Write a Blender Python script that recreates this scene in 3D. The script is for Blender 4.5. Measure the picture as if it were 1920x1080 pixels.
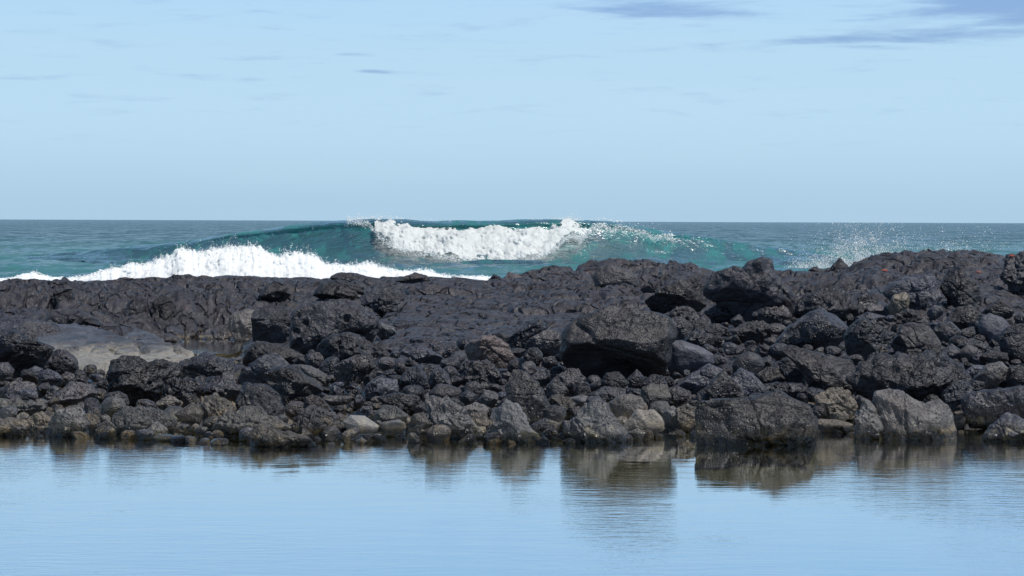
import bpy, bmesh, math, random
import numpy as np
from math import radians

for o in list(bpy.data.objects):
    bpy.data.objects.remove(o)
scene = bpy.context.scene
COL = scene.collection

# ------------------------------------------------------------------ camera
F = 4200.0            # focal length in photograph pixels (1920 wide)
H = 1.6               # eye height above the tide pool
SEA = -0.4            # sea level relative to the tide pool
cam_d = bpy.data.cameras.new('camera')
cam_d.sensor_width = 36.0
cam_d.lens = F / 1920.0 * 36.0
cam_d.shift_y = -(540 - 414.8) / 1920.0
cam_d.clip_start = 0.1
cam_d.clip_end = 100000.0
cam = bpy.data.objects.new('camera', cam_d)
COL.objects.link(cam)
cam.location = (0, 0, H)
cam.rotation_euler = (math.pi / 2, -math.atan(7.0 / 1920.0), 0)
scene.camera = cam

# ------------------------------------------------------------------ sky, sun, exposure
SUN_EL, SUN_AZ = radians(63), radians(118)      # azimuth clockwise from +Y (away from camera)
world = bpy.data.worlds.new('World')
scene.world = world
world.use_nodes = True
wt = world.node_tree
wt.nodes.clear()


class NT:
    """small helper to wire shader nodes"""
    def __init__(self, tree):
        self.t = tree

    def n(self, kind, **kw):
        nd = self.t.nodes.new(kind)
        for k, v in kw.items():
            setattr(nd, k, v)
        return nd

    def put(self, sock, v):
        if v is None:
            return
        if isinstance(v, bpy.types.NodeSocket):
            self.t.links.new(v, sock)
        else:
            if hasattr(sock.default_value, '__len__') and not hasattr(v, '__len__'):
                v = [v] * len(sock.default_value)
            if hasattr(v, '__len__') and len(sock.default_value) == 4 and len(v) == 3:
                v = tuple(v) + (1,)
            sock.default_value = v

    def m(self, op, a, b=None, c=None, clamp=False):
        nd = self.n('ShaderNodeMath', operation=op, use_clamp=clamp)
        self.put(nd.inputs[0], a)
        self.put(nd.inputs[1], b)
        if c is not None:
            self.put(nd.inputs[2], c)
        return nd.outputs[0]

    def ss(self, v, lo, hi, a=0.0, b=1.0, kind='SMOOTHSTEP'):
        nd = self.n('ShaderNodeMapRange', interpolation_type=kind)
        self.put(nd.inputs['Value'], v)
        nd.inputs['From Min'].default_value = lo
        nd.inputs['From Max'].default_value = hi
        nd.inputs['To Min'].default_value = a
        nd.inputs['To Max'].default_value = b
        return nd.outputs['Result']

    def mix(self, fac, a, b, blend='MIX'):
        nd = self.n('ShaderNodeMix', data_type='RGBA', blend_type=blend)
        self.put(nd.inputs[0], fac)
        self.put(nd.inputs[6], a)
        self.put(nd.inputs[7], b)
        return nd.outputs[2]

    def noise(self, vec, scale, detail=4, rough=0.55, dist=0.0):
        nd = self.n('ShaderNodeTexNoise')
        self.put(nd.inputs['Vector'], vec)
        nd.inputs['Scale'].default_value = scale
        nd.inputs['Detail'].default_value = detail
        nd.inputs['Roughness'].default_value = rough
        nd.inputs['Distortion'].default_value = dist
        return nd.outputs['Fac']

    def voro(self, vec, scale, feature='F1', rand=1.0):
        nd = self.n('ShaderNodeTexVoronoi', feature=feature)
        self.put(nd.inputs['Vector'], vec)
        nd.inputs['Scale'].default_value = scale
        nd.inputs['Randomness'].default_value = rand
        return nd.outputs['Distance']

    def mapping(self, vec, scale=(1, 1, 1), loc=(0, 0, 0), rot=(0, 0, 0)):
        nd = self.n('ShaderNodeMapping')
        self.put(nd.inputs['Vector'], vec)
        nd.inputs['Scale'].default_value = scale
        nd.inputs['Location'].default_value = loc
        nd.inputs['Rotation'].default_value = rot
        return nd.outputs['Vector']

    def bump(self, height, strength, dist, normal=None):
        nd = self.n('ShaderNodeBump')
        nd.inputs['Strength'].default_value = strength
        nd.inputs['Distance'].default_value = dist
        self.put(nd.inputs['Height'], height)
        if normal is not None:
            self.put(nd.inputs['Normal'], normal)
        return nd.outputs['Normal']


def build_world():
    g = NT(wt)
    out = g.n('ShaderNodeOutputWorld')
    bg = g.n('ShaderNodeBackground')
    sky = g.n('ShaderNodeTexSky', sky_type='NISHITA')
    sky.sun_disc = False
    sky.sun_elevation = SUN_EL
    sky.sun_rotation = SUN_AZ
    sky.altitude = 0.0
    sky.air_density = 1.0
    sky.dust_density = 0.6
    sky.ozone_density = 3.5
    tc = g.n('ShaderNodeTexCoord').outputs['Generated']
    sep = g.n('ShaderNodeSeparateXYZ')
    g.put(sep.inputs[0], tc)
    x, y, z = sep.outputs
    az = g.m('ARCTAN2', x, y)
    el = g.m('ARCSINE', z)
    base = g.mix(1.0, sky.outputs['Color'], SKY_TINT, 'MULTIPLY')
    # a thin bright veil that pales the low sky, a little more towards the left (away from the sun)
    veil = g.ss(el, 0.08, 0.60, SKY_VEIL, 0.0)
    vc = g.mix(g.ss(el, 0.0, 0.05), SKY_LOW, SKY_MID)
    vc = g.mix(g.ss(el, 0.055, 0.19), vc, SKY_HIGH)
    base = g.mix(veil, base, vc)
    # streaky low clouds
    comb = g.n('ShaderNodeCombineXYZ')
    g.put(comb.inputs[0], az)
    g.put(comb.inputs[1], el)
    cvec = comb.outputs[0]
    warp = g.noise(g.mapping(cvec, (14, 60, 1)), 1.0, 3, 0.5)
    comb2 = g.n('ShaderNodeCombineXYZ')
    g.put(comb2.inputs[0], g.m('ADD', az, g.m('MULTIPLY', warp, 0.02)))
    g.put(comb2.inputs[1], g.m('ADD', el, g.m('MULTIPLY', warp, 0.006)))
    n1 = g.noise(g.mapping(comb2.outputs[0], (26, 210, 1), (3.1, 1.7, 0)), 1.0, 6, 0.58)
    n0 = g.noise(g.mapping(cvec, (5, 26, 1), (0.4, 5.2, 0)), 1.0, 2, 0.5)
    bias = None
    # (azimuth, elevation, half width, half height, weight): cloud banks lying over the sea
    for a, e, wa, he, w in ((0.071, 0.0942, 0.034, 0.0046, 0.52), (0.083, 0.0875, 0.012, 0.0014, 0.20),
                            (0.225, 0.0970, 0.050, 0.0115, 0.66), (0.160, 0.0806, 0.050, 0.0024, 0.46),
                            (0.205, 0.0824, 0.06, 0.0030, 0.44), (0.30, 0.10, 0.07, 0.016, 0.40),
                            (-0.062, 0.0662, 0.010, 0.0012, 0.40), (-0.072, 0.0738, 0.010, 0.0012, 0.30),
                            (-0.095, 0.0722, 0.022, 0.0016, 0.22), (-0.225, 0.067, 0.012, 0.0012, 0.14),
                            (-0.215, 0.0612, 0.016, 0.0009, 0.14), (0.0, 0.0735, 0.03, 0.001, 0.10),
                            (0.155, 0.0775, 0.022, 0.0016, 0.36)):
        dx = g.m('DIVIDE', g.m('SUBTRACT', az, a), wa)
        dy = g.m('DIVIDE', g.m('SUBTRACT', el, e), he)
        r2 = g.m('ADD', g.m('MULTIPLY', dx, dx), g.m('MULTIPLY', dy, dy))
        gss = g.m('MULTIPLY', g.m('POWER', 2.718, g.m('MULTIPLY', r2, -1.0)), w)
        bias = gss if bias is None else g.m('MAXIMUM', bias, gss)
    high = g.ss(el, 0.10, 0.25, 0.0, 0.10)
    dens = g.m('ADD', g.m('ADD', n1, bias), g.m('ADD', high, g.m('MULTIPLY', n0, 0.10)))
    cl = g.ss(dens, 0.58, 1.06)
    cl = g.m('MULTIPLY', cl, g.ss(el, 0.02, 0.06))
    dark = g.mix(1.0, base, (0.60, 0.65, 0.80), 'MULTIPLY')
    # faint broad veils
    soft = g.noise(g.mapping(cvec, (7, 60, 1), (9.0, 2.0, 0)), 1.0, 4, 0.5)
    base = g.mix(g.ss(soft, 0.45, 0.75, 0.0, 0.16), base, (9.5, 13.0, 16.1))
    col = g.mix(cl, base, dark)
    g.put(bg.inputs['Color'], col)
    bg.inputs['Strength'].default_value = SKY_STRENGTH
    wt.links.new(bg.outputs[0], out.inputs[0])


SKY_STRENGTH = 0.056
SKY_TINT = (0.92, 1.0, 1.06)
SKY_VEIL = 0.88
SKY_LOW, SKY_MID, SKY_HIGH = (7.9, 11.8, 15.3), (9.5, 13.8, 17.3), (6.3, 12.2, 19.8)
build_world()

sun_d = bpy.data.lights.new('sun', 'SUN')
sun_d.energy = 5.0
sun_d.angle = radians(2.0)
sun_d.color = (1.0, 0.965, 0.91)
sun = bpy.data.objects.new('sun', sun_d)
COL.objects.link(sun)
sdir = (math.sin(SUN_AZ) * math.cos(SUN_EL), math.cos(SUN_AZ) * math.cos(SUN_EL), math.sin(SUN_EL))
from mathutils import Vector
sun.rotation_euler = Vector(sdir).to_track_quat('Z', 'Y').to_euler()
sun.location = (20, 20, 40)

scene.view_settings.view_transform = 'Standard'
scene.view_settings.look = 'None'
scene.view_settings.exposure = 0.0
scene.view_settings.gamma = 1.0
scene.view_settings.use_curve_mapping = False
scene.cycles.max_bounces = 5
scene.cycles.diffuse_bounces = 2
scene.cycles.glossy_bounces = 3
scene.cycles.transparent_max_bounces = 12

# ------------------------------------------------------------------ numeric helpers
U32 = np.uint32


def _h(ix, iy, iz, seed):
    h = (ix.astype(np.int64) * 374761393 + iy.astype(np.int64) * 668265263
         + iz.astype(np.int64) * 2147483647 + int(seed) * 1274126177) & 0xFFFFFFFF
    h = h.astype(np.uint64)
    h = ((h ^ (h >> np.uint64(13))) * np.uint64(1274126177)) & np.uint64(0xFFFFFFFF)
    h = ((h ^ (h >> np.uint64(16))) * np.uint64(2246822519)) & np.uint64(0xFFFFFFFF)
    return h ^ (h >> np.uint64(15))


def pn(P, seed=0):
    """gradient noise, about -1..1"""
    P = np.asarray(P, dtype=np.float64)
    I = np.floor(P)
    f = P - I
    I = I.astype(np.int64)
    u = f * f * f * (f * (f * 6 - 15) + 10)
    res = 0
    for dx in (0, 1):
        wx = u[:, 0] if dx else 1 - u[:, 0]
        for dy in (0, 1):
            wy = u[:, 1] if dy else 1 - u[:, 1]
            for dz in (0, 1):
                wz = u[:, 2] if dz else 1 - u[:, 2]
                h = _h(I[:, 0] + dx, I[:, 1] + dy, I[:, 2] + dz, seed)
                gx = (h & np.uint64(1023)).astype(np.float64) / 511.5 - 1
                gy = ((h >> np.uint64(10)) & np.uint64(1023)).astype(np.float64) / 511.5 - 1
                gz = ((h >> np.uint64(20)) & np.uint64(1023)).astype(np.float64) / 511.5 - 1
                res = res + wx * wy * wz * (gx * (f[:, 0] - dx) + gy * (f[:, 1] - dy) + gz * (f[:, 2] - dz))
    return res * 1.3


def fbm(P, octv=4, seed=0, gain=0.5, lac=2.03, ridged=False):
    P = np.asarray(P, dtype=np.float64)
    a, s, r = 1.0, 0.0, 0.0
    for k in range(octv):
        v = pn(P, seed + 17 * k)
        if ridged:
            v = 1 - 2 * np.abs(v)
        r = r + a * v
        s += a
        a *= gain
        P = P * lac + 13.7
    return r / s


def worley2(x, y, seed=0):
    """F1, F2 of a 2D cellular pattern"""
    ix, iy = np.floor(x).astype(np.int64), np.floor(y).astype(np.int64)
    f1 = np.full(x.shape, 9.0)
    f2 = np.full(x.shape, 9.0)
    idc = np.zeros(x.shape)
    z0 = np.zeros_like(ix)
    for dx in (-1, 0, 1):
        for dy in (-1, 0, 1):
            h = _h(ix + dx, iy + dy, z0, seed)
            px = ix + dx + (h & np.uint64(1023)).astype(np.float64) / 1023
            py = iy + dy + ((h >> np.uint64(10)) & np.uint64(1023)).astype(np.float64) / 1023
            rid = ((h >> np.uint64(20)) & np.uint64(1023)).astype(np.float64) / 1023
            d = np.hypot(px - x, py - y)
            near = d < f1
            f2 = np.where(near, f1, np.minimum(f2, d))
            idc = np.where(near, rid, idc)
            f1 = np.where(near, d, f1)
    return f1, f2, idc


def worley3(P, seed=0):
    I = np.floor(P).astype(np.int64)
    f1 = np.full(len(P), 9.0)
    for dx in (-1, 0, 1):
        for dy in (-1, 0, 1):
            for dz in (-1, 0, 1):
                h = _h(I[:, 0] + dx, I[:, 1] + dy, I[:, 2] + dz, seed)
                q = np.stack([I[:, 0] + dx + (h & np.uint64(1023)).astype(np.float64) / 1023,
                              I[:, 1] + dy + ((h >> np.uint64(10)) & np.uint64(1023)).astype(np.float64) / 1023,
                              I[:, 2] + dz + ((h >> np.uint64(20)) & np.uint64(1023)).astype(np.float64) / 1023], 1)
                f1 = np.minimum(f1, np.linalg.norm(P - q, axis=1))
    return f1


def sstep(a, b, v):
    t = np.clip((v - a) / (b - a), 0, 1)
    return t * t * (3 - 2 * t)


def hor(px):
    return 411.3 + 7.0 * np.asarray(px, dtype=float) / 1920.0


def zat(px, row, d):
    return H - (row - hor(px)) * d / F


def xat(px, d):
    return (np.asarray(px, dtype=float) - 960.0) / F * d


def mesh_obj(name, verts, faces, mat, parent=None, smooth=True):
    verts = np.asarray(verts, dtype=np.float32)
    faces = np.asarray(faces, dtype=np.int32)
    me = bpy.data.meshes.new(name)
    k = faces.shape[1]
    me.vertices.add(len(verts))
    me.vertices.foreach_set('co', verts.ravel())
    me.loops.add(faces.size)
    me.loops.foreach_set('vertex_index', faces.ravel())
    me.polygons.add(len(faces))
    me.polygons.foreach_set('loop_start', np.arange(len(faces), dtype=np.int32) * k)
    me.polygons.foreach_set('use_smooth', np.full(len(faces), smooth))
    me.update(calc_edges=True)
    me.validate()
    me.materials.append(mat)
    o = bpy.data.objects.new(name, me)
    COL.objects.link(o)
    if parent is not None:
        o.parent = parent
    return o


def grid_faces(nr, nc, flip=False):
    i = np.arange((nr - 1) * (nc - 1))
    r, c = i // (nc - 1), i % (nc - 1)
    a = r * nc + c
    f = np.stack([a, a + 1, a + nc + 1, a + nc], 1)
    return f[:, ::-1] if flip else f


def tag(o, label=None, cat=None, group=None, kind=None):
    if label:
        o['label'] = label
    if cat:
        o['category'] = cat
    if group:
        o['group'] = group
    if kind:
        o['kind'] = kind
    return o


def attr(o, name, vals):
    a = o.data.attributes.new(name, 'FLOAT', 'POINT')
    a.data.foreach_set('value', np.asarray(vals, dtype=np.float32))


# ------------------------------------------------------------------ materials
def new_mat(name):
    m = bpy.data.materials.new(name)
    m.use_nodes = True
    m.node_tree.nodes.clear()
    g = NT(m.node_tree)
    out = g.n('ShaderNodeOutputMaterial')
    return m, g, out


def rock_mat(name, dark, light, brown=0.0, ves=1.0, rough=0.50, world_coords=False, band=0.165, bmp=1.0, cracks=False, bleach=False):
    m, g, out = new_mat(name)
    tc = g.n('ShaderNodeTexCoord').outputs['Object']
    geo = g.n('ShaderNodeNewGeometry')
    oi = g.n('ShaderNodeObjectInfo')
    rnd = oi.outputs['Random']
    pos = geo.outputs['Position']
    vec = pos
    sep = g.n('ShaderNodeSeparateXYZ')
    g.put(sep.inputs[0], pos)
    z = sep.outputs[2]
    big = g.noise(vec, 2.2, 4, 0.6)
    mid = g.noise(vec, 9.0, 5, 0.65)
    fine = g.noise(vec, 48.0, 4, 0.7)
    col = g.mix(g.ss(big, 0.32, 0.68), dark, light)
    col = g.mix(g.ss(mid, 0.52, 0.74, 0.0, 0.60), col, tuple(min(1, c * 2.1) for c in light))
    # mineral crust in small pale specks
    col = g.mix(g.ss(fine, 0.56, 0.80, 0.0, 0.35), col, (0.145, 0.140, 0.142))
    # rusty blotches
    rust = g.noise(g.mapping(vec, (1, 1, 1), (7, 3, 1)), 3.3, 3, 0.6)
    col = g.mix(g.ss(rust, 0.57, 0.76, 0.0, 0.32), col, (0.070, 0.044, 0.036))
    # tidal band: bleached, sandy crust and ochre algae on what the tide covers
    nz = g.noise(vec, 5.0, 5, 0.6)
    zz = g.m('ADD', z, g.m('MULTIPLY', g.m('SUBTRACT', nz, 0.5), -0.30))
    tide = g.ss(zz, band, band * 0.12)
    crust = g.noise(g.mapping(vec, (1, 1, 1.6), (2, 9, 4)), 6.5, 6, 0.68)
    tcol = g.mix(g.ss(crust, 0.46, 0.64), (0.020, 0.0185, 0.018), (0.150, 0.130, 0.100))
    och = g.noise(g.mapping(vec, (1, 1, 1), (4, 4, 8)), 7.0, 5, 0.65)
    tcol = g.mix(g.ss(och, 0.49, 0.62, 0.0, 0.80), tcol, (0.245, 0.185, 0.085))
    col = g.mix(g.m('MULTIPLY', tide, 0.58 + 0.3 * brown), col, tcol)
    if bleach:
        bl = g.ss(g.m('ADD', z, g.m('MULTIPLY', g.m('SUBTRACT', nz, 0.5), 0.16)), 0.27, 0.17)
        col = g.mix(g.m('MULTIPLY', bl, g.ss(mid, 0.30, 0.55, 0.35, 0.95)), col, (0.270, 0.232, 0.180))
    # sand and algae on everything the pool covers
    sub = g.m('MULTIPLY', g.ss(g.m('ADD', z, g.m('MULTIPLY', nz, 0.05)), -0.005, -0.06), g.ss(sep.outputs[1], 17.3, 16.8))
    col = g.mix(sub, col, (0.300, 0.270, 0.155))
    if brown > 0:
        bn = g.noise(vec, 3.0, 4, 0.6)
        col = g.mix(g.ss(bn, 0.35, 0.7, 0.25 * brown, brown), col, (0.130, 0.118, 0.106))
    # each stone a little lighter or darker
    val = g.ss(rnd, 0, 1, 0.55, 1.50, 'LINEAR')
    rnd2 = g.m('FRACT', g.m('MULTIPLY', rnd, 7.31))
    col = g.mix(1.0, col, g.mix(g.ss(rnd2, 0.2, 0.8), (0.93, 1.0, 1.12), (1.06, 1.0, 0.94)), 'MULTIPLY')
    col = g.mix(1.0, col, g.n('ShaderNodeCombineXYZ').outputs[0], 'MULTIPLY') if False else col
    hsv = g.n('ShaderNodeHueSaturation')
    g.put(hsv.inputs['Color'], col)
    g.put(hsv.inputs['Value'], val)
    col = hsv.outputs['Color']
    # vesicles: round gas bubbles frozen into the lava
    v1 = g.voro(g.mapping(vec, (1, 1, 1)), 26.0)
    v2 = g.voro(vec, 60.0)
    pm = g.ss(g.noise(vec, 4.0, 3, 0.5), 0.42, 0.62)
    pit = g.m('ADD', g.m('MULTIPLY', g.ss(v1, 0.10, 0.34), pm), g.m('MULTIPLY', g.ss(v2, 0.1, 0.4), 0.45))
    grain = g.ss(g.m('FRACT', g.m('MULTIPLY', rnd, 13.7)), 0.0, 1.0, 0.15, 1.7, 'LINEAR')
    rough_n = g.noise(g.mapping(vec, (1, 1, 1), (5, 1, 3)), 8.0, 5, 0.58, 0.8)
    gr2 = g.ss(g.m('FRACT', g.m('MULTIPLY', rnd, 29.3)), 0.0, 1.0, 0.35, 1.35, 'LINEAR')
    h = g.m('ADD', g.m('MULTIPLY', g.m('MULTIPLY', pit, grain), 0.9 * ves), g.m('ADD', g.m('MULTIPLY', g.m('MULTIPLY', rough_n, gr2), 2.2), g.m('MULTIPLY', fine, 0.30)))
    if cracks:
        wv = g.n('ShaderNodeVectorMath', operation='ADD')
        wn = g.n('ShaderNodeTexNoise')
        wn.inputs['Scale'].default_value = 2.0
        g.put(wn.inputs['Vector'], vec)
        sc = g.n('ShaderNodeVectorMath', operation='SCALE')
        g.put(sc.inputs[0], wn.outputs['Color'])
        sc.inputs['Scale'].default_value = 0.5
        g.put(wv.inputs[0], vec)
        g.put(wv.inputs[1], sc.outputs[0])
        ce = g.voro(g.mapping(wv.outputs[0], (2.6, 1.7, 2.2)), 1.0, 'DISTANCE_TO_EDGE')
        h = g.m('ADD', h, g.m('MULTIPLY', g.m('MULTIPLY', g.ss(ce, 0.0, 0.09), 2.2), g.ss(z, -0.02, 0.10)))
    nrm = g.bump(h, 1.0, 0.026 * bmp)
    # damp foot just above the water
    wet = g.ss(g.m('ADD', z, g.m('MULTIPLY', nz, 0.04)), 0.100, 0.055)
    wet = g.m('MULTIPLY', wet, g.ss(z, -0.025, 0.0))
    hsv2 = g.n('ShaderNodeHueSaturation')
    g.put(hsv2.inputs['Color'], col)
    g.put(hsv2.inputs['Value'], g.m('SUBTRACT', 1.0, g.m('MULTIPLY', wet, 0.62)))
    b = g.n('ShaderNodeBsdfPrincipled')
    g.put(b.inputs['Base Color'], hsv2.outputs['Color'])
    g.put(b.inputs['Roughness'], g.m('SUBTRACT', rough, g.m('MULTIPLY', wet, 0.5)))
    b.inputs['Specular IOR Level'].default_value = 0.5
    g.put(b.inputs['Normal'], nrm)
    m.node_tree.links.new(b.outputs[0], out.inputs[0])
    return m


M = {}
M['dark'] = rock_mat('basalt_dark', (0.0128, 0.0126, 0.0161), (0.0271, 0.0268, 0.0337), ves=1.5, bmp=1.15)
M['grey'] = rock_mat('basalt_grey', (0.0204, 0.0201, 0.0251), (0.0416, 0.0410, 0.0502), ves=1.2, bmp=1.0)
M['pale'] = rock_mat('basalt_weathered', (0.0355, 0.0339, 0.0355), (0.0678, 0.0655, 0.0678), brown=0.12, ves=0.7)
M['tan'] = rock_mat('basalt_sandy', (0.0720, 0.0648, 0.0540), (0.1440, 0.1260, 0.1008), brown=0.6, ves=0.5)
M['smooth'] = rock_mat('basalt_worn', (0.0246, 0.0237, 0.0281), (0.0440, 0.0422, 0.0498), ves=0.5, rough=0.66, bmp=0.5)
M['red'] = rock_mat('basalt_reddish', (0.0388, 0.0306, 0.0316), (0.0673, 0.0551, 0.0571), ves=0.6)
M['mottled'] = rock_mat('basalt_crusted', (0.0245, 0.0231, 0.0231), (0.0577, 0.0542, 0.0512), brown=0.25, ves=1.0)
M['shelf'] = rock_mat('lava_shelf_surface', (0.0130, 0.0124, 0.0163), (0.0259, 0.0246, 0.0311), ves=0.6, band=0.14, cracks=True, bmp=1.2)


def pool_mat():
    m, g, out = new_mat('pool_water')
    geo = g.n('ShaderNodeNewGeometry')
    pos = geo.outputs['Position']
    patch = g.noise(g.mapping(pos, (0.5, 0.25, 1)), 1.0, 3, 0.5)
    n1 = g.noise(g.mapping(pos, (1.6, 4.5, 1)), 1.0, 3, 0.5)
    n2 = g.noise(g.mapping(pos, (5.5, 17.0, 1), rot=(0, 0, 0.06)), 1.0, 4, 0.55)
    h = g.m('ADD', g.m('MULTIPLY', n1, 0.0016), g.m('MULTIPLY', g.m('MULTIPLY', n2, g.ss(patch, 0.36, 0.66, 0.05, 2.3)), 0.0011))
    nrm = g.bump(h, 1.0, 1.0)
    fr = g.n('ShaderNodeFresnel')
    fr.inputs['IOR'].default_value = 1.36
    g.put(fr.inputs['Normal'], nrm)
    gl = g.n('ShaderNodeBsdfGlossy')
    gl.inputs['Roughness'].default_value = 0.02
    gl.inputs['Color'].default_value = (1, 1, 1, 1)
    g.put(gl.inputs['Normal'], nrm)
    tr = g.n('ShaderNodeBsdfTransparent')
    tr.inputs['Color'].default_value = (0.72, 0.78, 0.62, 1)
    mx = g.n('ShaderNodeMixShader')
    g.put(mx.inputs[0], g.m('POWER', fr.outputs[0], 0.24))
    m.node_tree.links.new(tr.outputs[0], mx.inputs[1])
    m.node_tree.links.new(gl.outputs[0], mx.inputs[2])
    m.node_tree.links.new(mx.outputs[0], out.inputs[0])
    return m


def sea_mat():
    m, g, out = new_mat('sea_water')
    geo = g.n('ShaderNodeNewGeometry')
    pos = geo.outputs['Position']
    sep = g.n('ShaderNodeSeparateXYZ')
    g.put(sep.inputs[0], pos)
    y = sep.outputs[1]
    deep = g.ss(y, 70, 320)
    cl = g.noise(g.mapping(pos, (0.06, 0.03, 0.3)), 1.0, 3, 0.5)
    teal = g.mix(g.ss(cl, 0.3, 0.7), (0.028, 0.135, 0.145), (0.046, 0.178, 0.182))
    lift = g.ss(sep.outputs[2], -0.35, 0.35, 0.12, 1.0)
    shoal = g.m('MULTIPLY', g.ss(g.m('ADD', sep.outputs[0], g.m('MULTIPLY', cl, 14.0)), -6, 12, 0.0, 0.45), g.ss(y, 130, 85))
    near = g.mix(g.m('MAXIMUM', lift, shoal), (0.040, 0.108, 0.122), teal)
    col = g.mix(g.ss(y, 100, 260), near, (0.036, 0.086, 0.114))
    n1 = g.noise(g.mapping(pos, (0.45, 0.8, 0.8)), 1.0, 5, 0.62)
    n2 = g.noise(g.mapping(pos, (2.6, 4.4, 3.0)), 1.0, 4, 0.6)
    n3 = g.noise(g.mapping(pos, (0.07, 0.035, 0.1)), 1.0, 4, 0.65)
    h = g.m('ADD', g.m('MULTIPLY', n1, 0.45), g.m('MULTIPLY', n2, 0.035))
    h = g.m('ADD', h, g.m('MULTIPLY', g.m('MULTIPLY', n3, g.ss(y, 120, 500)), 4.0))
    nrm = g.bump(h, 1.0, 1.0)
    fr = g.n('ShaderNodeFresnel')
    fr.inputs['IOR'].default_value = 1.33
    g.put(fr.inputs['Normal'], nrm)
    df = g.n('ShaderNodeBsdfDiffuse')
    g.put(df.inputs['Color'], col)
    g.put(df.inputs['Normal'], nrm)
    gl = g.n('ShaderNodeBsdfGlossy')
    gl.inputs['Roughness'].default_value = 0.15
    g.put(gl.inputs['Normal'], nrm)
    mx = g.n('ShaderNodeMixShader')
    ruf = g.noise(g.mapping(pos, (1.1, 0.30, 0.6), rot=(0, 0, 0.10)), 1.0, 4, 0.62)
    ruf2 = g.noise(g.mapping(pos, (0.24, 0.028, 0.2), rot=(0, 0, -0.08)), 1.0, 5, 0.68)
    k = g.m('MULTIPLY', g.ss(ruf, 0.40, 0.60, 0.30, 1.55), g.ss(ruf2, 0.40, 0.60, 0.40, 1.50))
    g.put(mx.inputs[0], g.m('MINIMUM', g.m('MULTIPLY', fr.outputs[0], k), 0.75))
    m.node_tree.links.new(df.outputs[0], mx.inputs[1])
    m.node_tree.links.new(gl.outputs[0], mx.inputs[2])
    m.node_tree.links.new(mx.outputs[0], out.inputs[0])
    return m


def foam_mat(name, col, scale, lace=True, streak=1.0, shade=0.93):
    m, g, out = new_mat(name)
    geo = g.n('ShaderNodeNewGeometry')
    pos = geo.outputs['Position']
    d = g.n('ShaderNodeBsdfPrincipled')
    d.inputs['Roughness'].default_value = 0.9
    d.inputs['Specular IOR Level'].default_value = 0.1
    spos = g.mapping(pos, (1, 1, streak))
    n = g.noise(spos, scale * 0.35, 5, 0.6)
    g.put(d.inputs['Base Color'], g.mix(g.ss(n, 0.3, 0.7), (col[0] * shade * 0.97, col[1] * shade, col[2] * shade), col))
    up = g.n('ShaderNodeVectorMath', operation='ADD')
    g.put(up.inputs[0], geo.outputs['Normal'])
    up.inputs[1].default_value = (0, 0, 0.35)
    nm = g.n('ShaderNodeVectorMath', operation='NORMALIZE')
    g.put(nm.inputs[0], up.outputs[0])
    g.put(d.inputs['Normal'], nm.outputs[0])
    tl = g.n('ShaderNodeBsdfTranslucent')
    tl.inputs['Color'].default_value = (*col, 1)
    mx = g.n('ShaderNodeMixShader')
    mx.inputs[0].default_value = 0.38
    m.node_tree.links.new(d.outputs[0], mx.inputs[1])
    m.node_tree.links.new(tl.outputs[0], mx.inputs[2])
    last = mx.outputs[0]
    if lace:
        at = g.n('ShaderNodeAttribute', attribute_name='thin')
        nz = g.m('ADD', g.m('MULTIPLY', g.noise(spos, scale, 5, 0.7), 0.65), g.m('MULTIPLY', g.noise(spos, scale * 0.3, 3, 0.6), 0.35))
        hole = g.m('GREATER_THAN', g.m('ADD', g.m('MULTIPLY', at.outputs['Fac'], 0.62), g.m('MULTIPLY', nz, 0.9)), 0.80)
        tr = g.n('ShaderNodeBsdfTransparent')
        mx2 = g.n('ShaderNodeMixShader')
        g.put(mx2.inputs[0], hole)
        m.node_tree.links.new(last, mx2.inputs[1])
        m.node_tree.links.new(tr.outputs[0], mx2.inputs[2])
        last = mx2.outputs[0]
    m.node_tree.links.new(last, out.inputs[0])
    return m


def plain_mat(name, col, rough=0.5, noise_amt=0.25, scale=60):
    m, g, out = new_mat(name)
    tc = g.n('ShaderNodeTexCoord').outputs['Object']
    n = g.noise(tc, scale, 4, 0.6)
    b = g.n('ShaderNodeBsdfPrincipled')
    g.put(b.inputs['Base Color'], g.mix(g.ss(n, 0.35, 0.65), tuple(c * (1 - noise_amt) for c in col), col))
    b.inputs['Roughness'].default_value = rough
    m.node_tree.links.new(b.outputs[0], out.inputs[0])
    return m


M['pool'] = pool_mat()
M['sea'] = sea_mat()
M['foam'] = foam_mat('wave_foam', (0.80, 0.815, 0.815), 6.0, streak=0.30, shade=0.86)
M['splash'] = foam_mat('splash_foam', (0.90, 0.91, 0.92), 16.0, streak=0.6, shade=0.90)
M['drop'] = foam_mat('spray_drops', (0.92, 0.94, 0.95), 10.0, lace=False)
M['crab'] = plain_mat('crab_shell', (0.42, 0.05, 0.02), 0.4)
M['crab_leg'] = plain_mat('crab_leg_shell', (0.42, 0.08, 0.03), 0.4)
M['crab_pale'] = plain_mat('crab_claw_shell', (0.36, 0.08, 0.06), 0.4)
M['eye'] = plain_mat('crab_eye', (0.02, 0.02, 0.025), 0.2)

# ------------------------------------------------------------------ lava terrain
WL = [(-900, 818), (0, 818), (180, 822), (300, 828), (480, 836), (560, 838), (700, 830), (860, 830), (1000, 832), (1120, 830),
      (1210, 824), (1270, 814), (1300, 822), (1420, 826), (1520, 824), (1560, 812), (1600, 818), (1700, 826), (1790, 820),
      (1830, 806), (1880, 826), (1920, 830), (2800, 830)]
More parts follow.
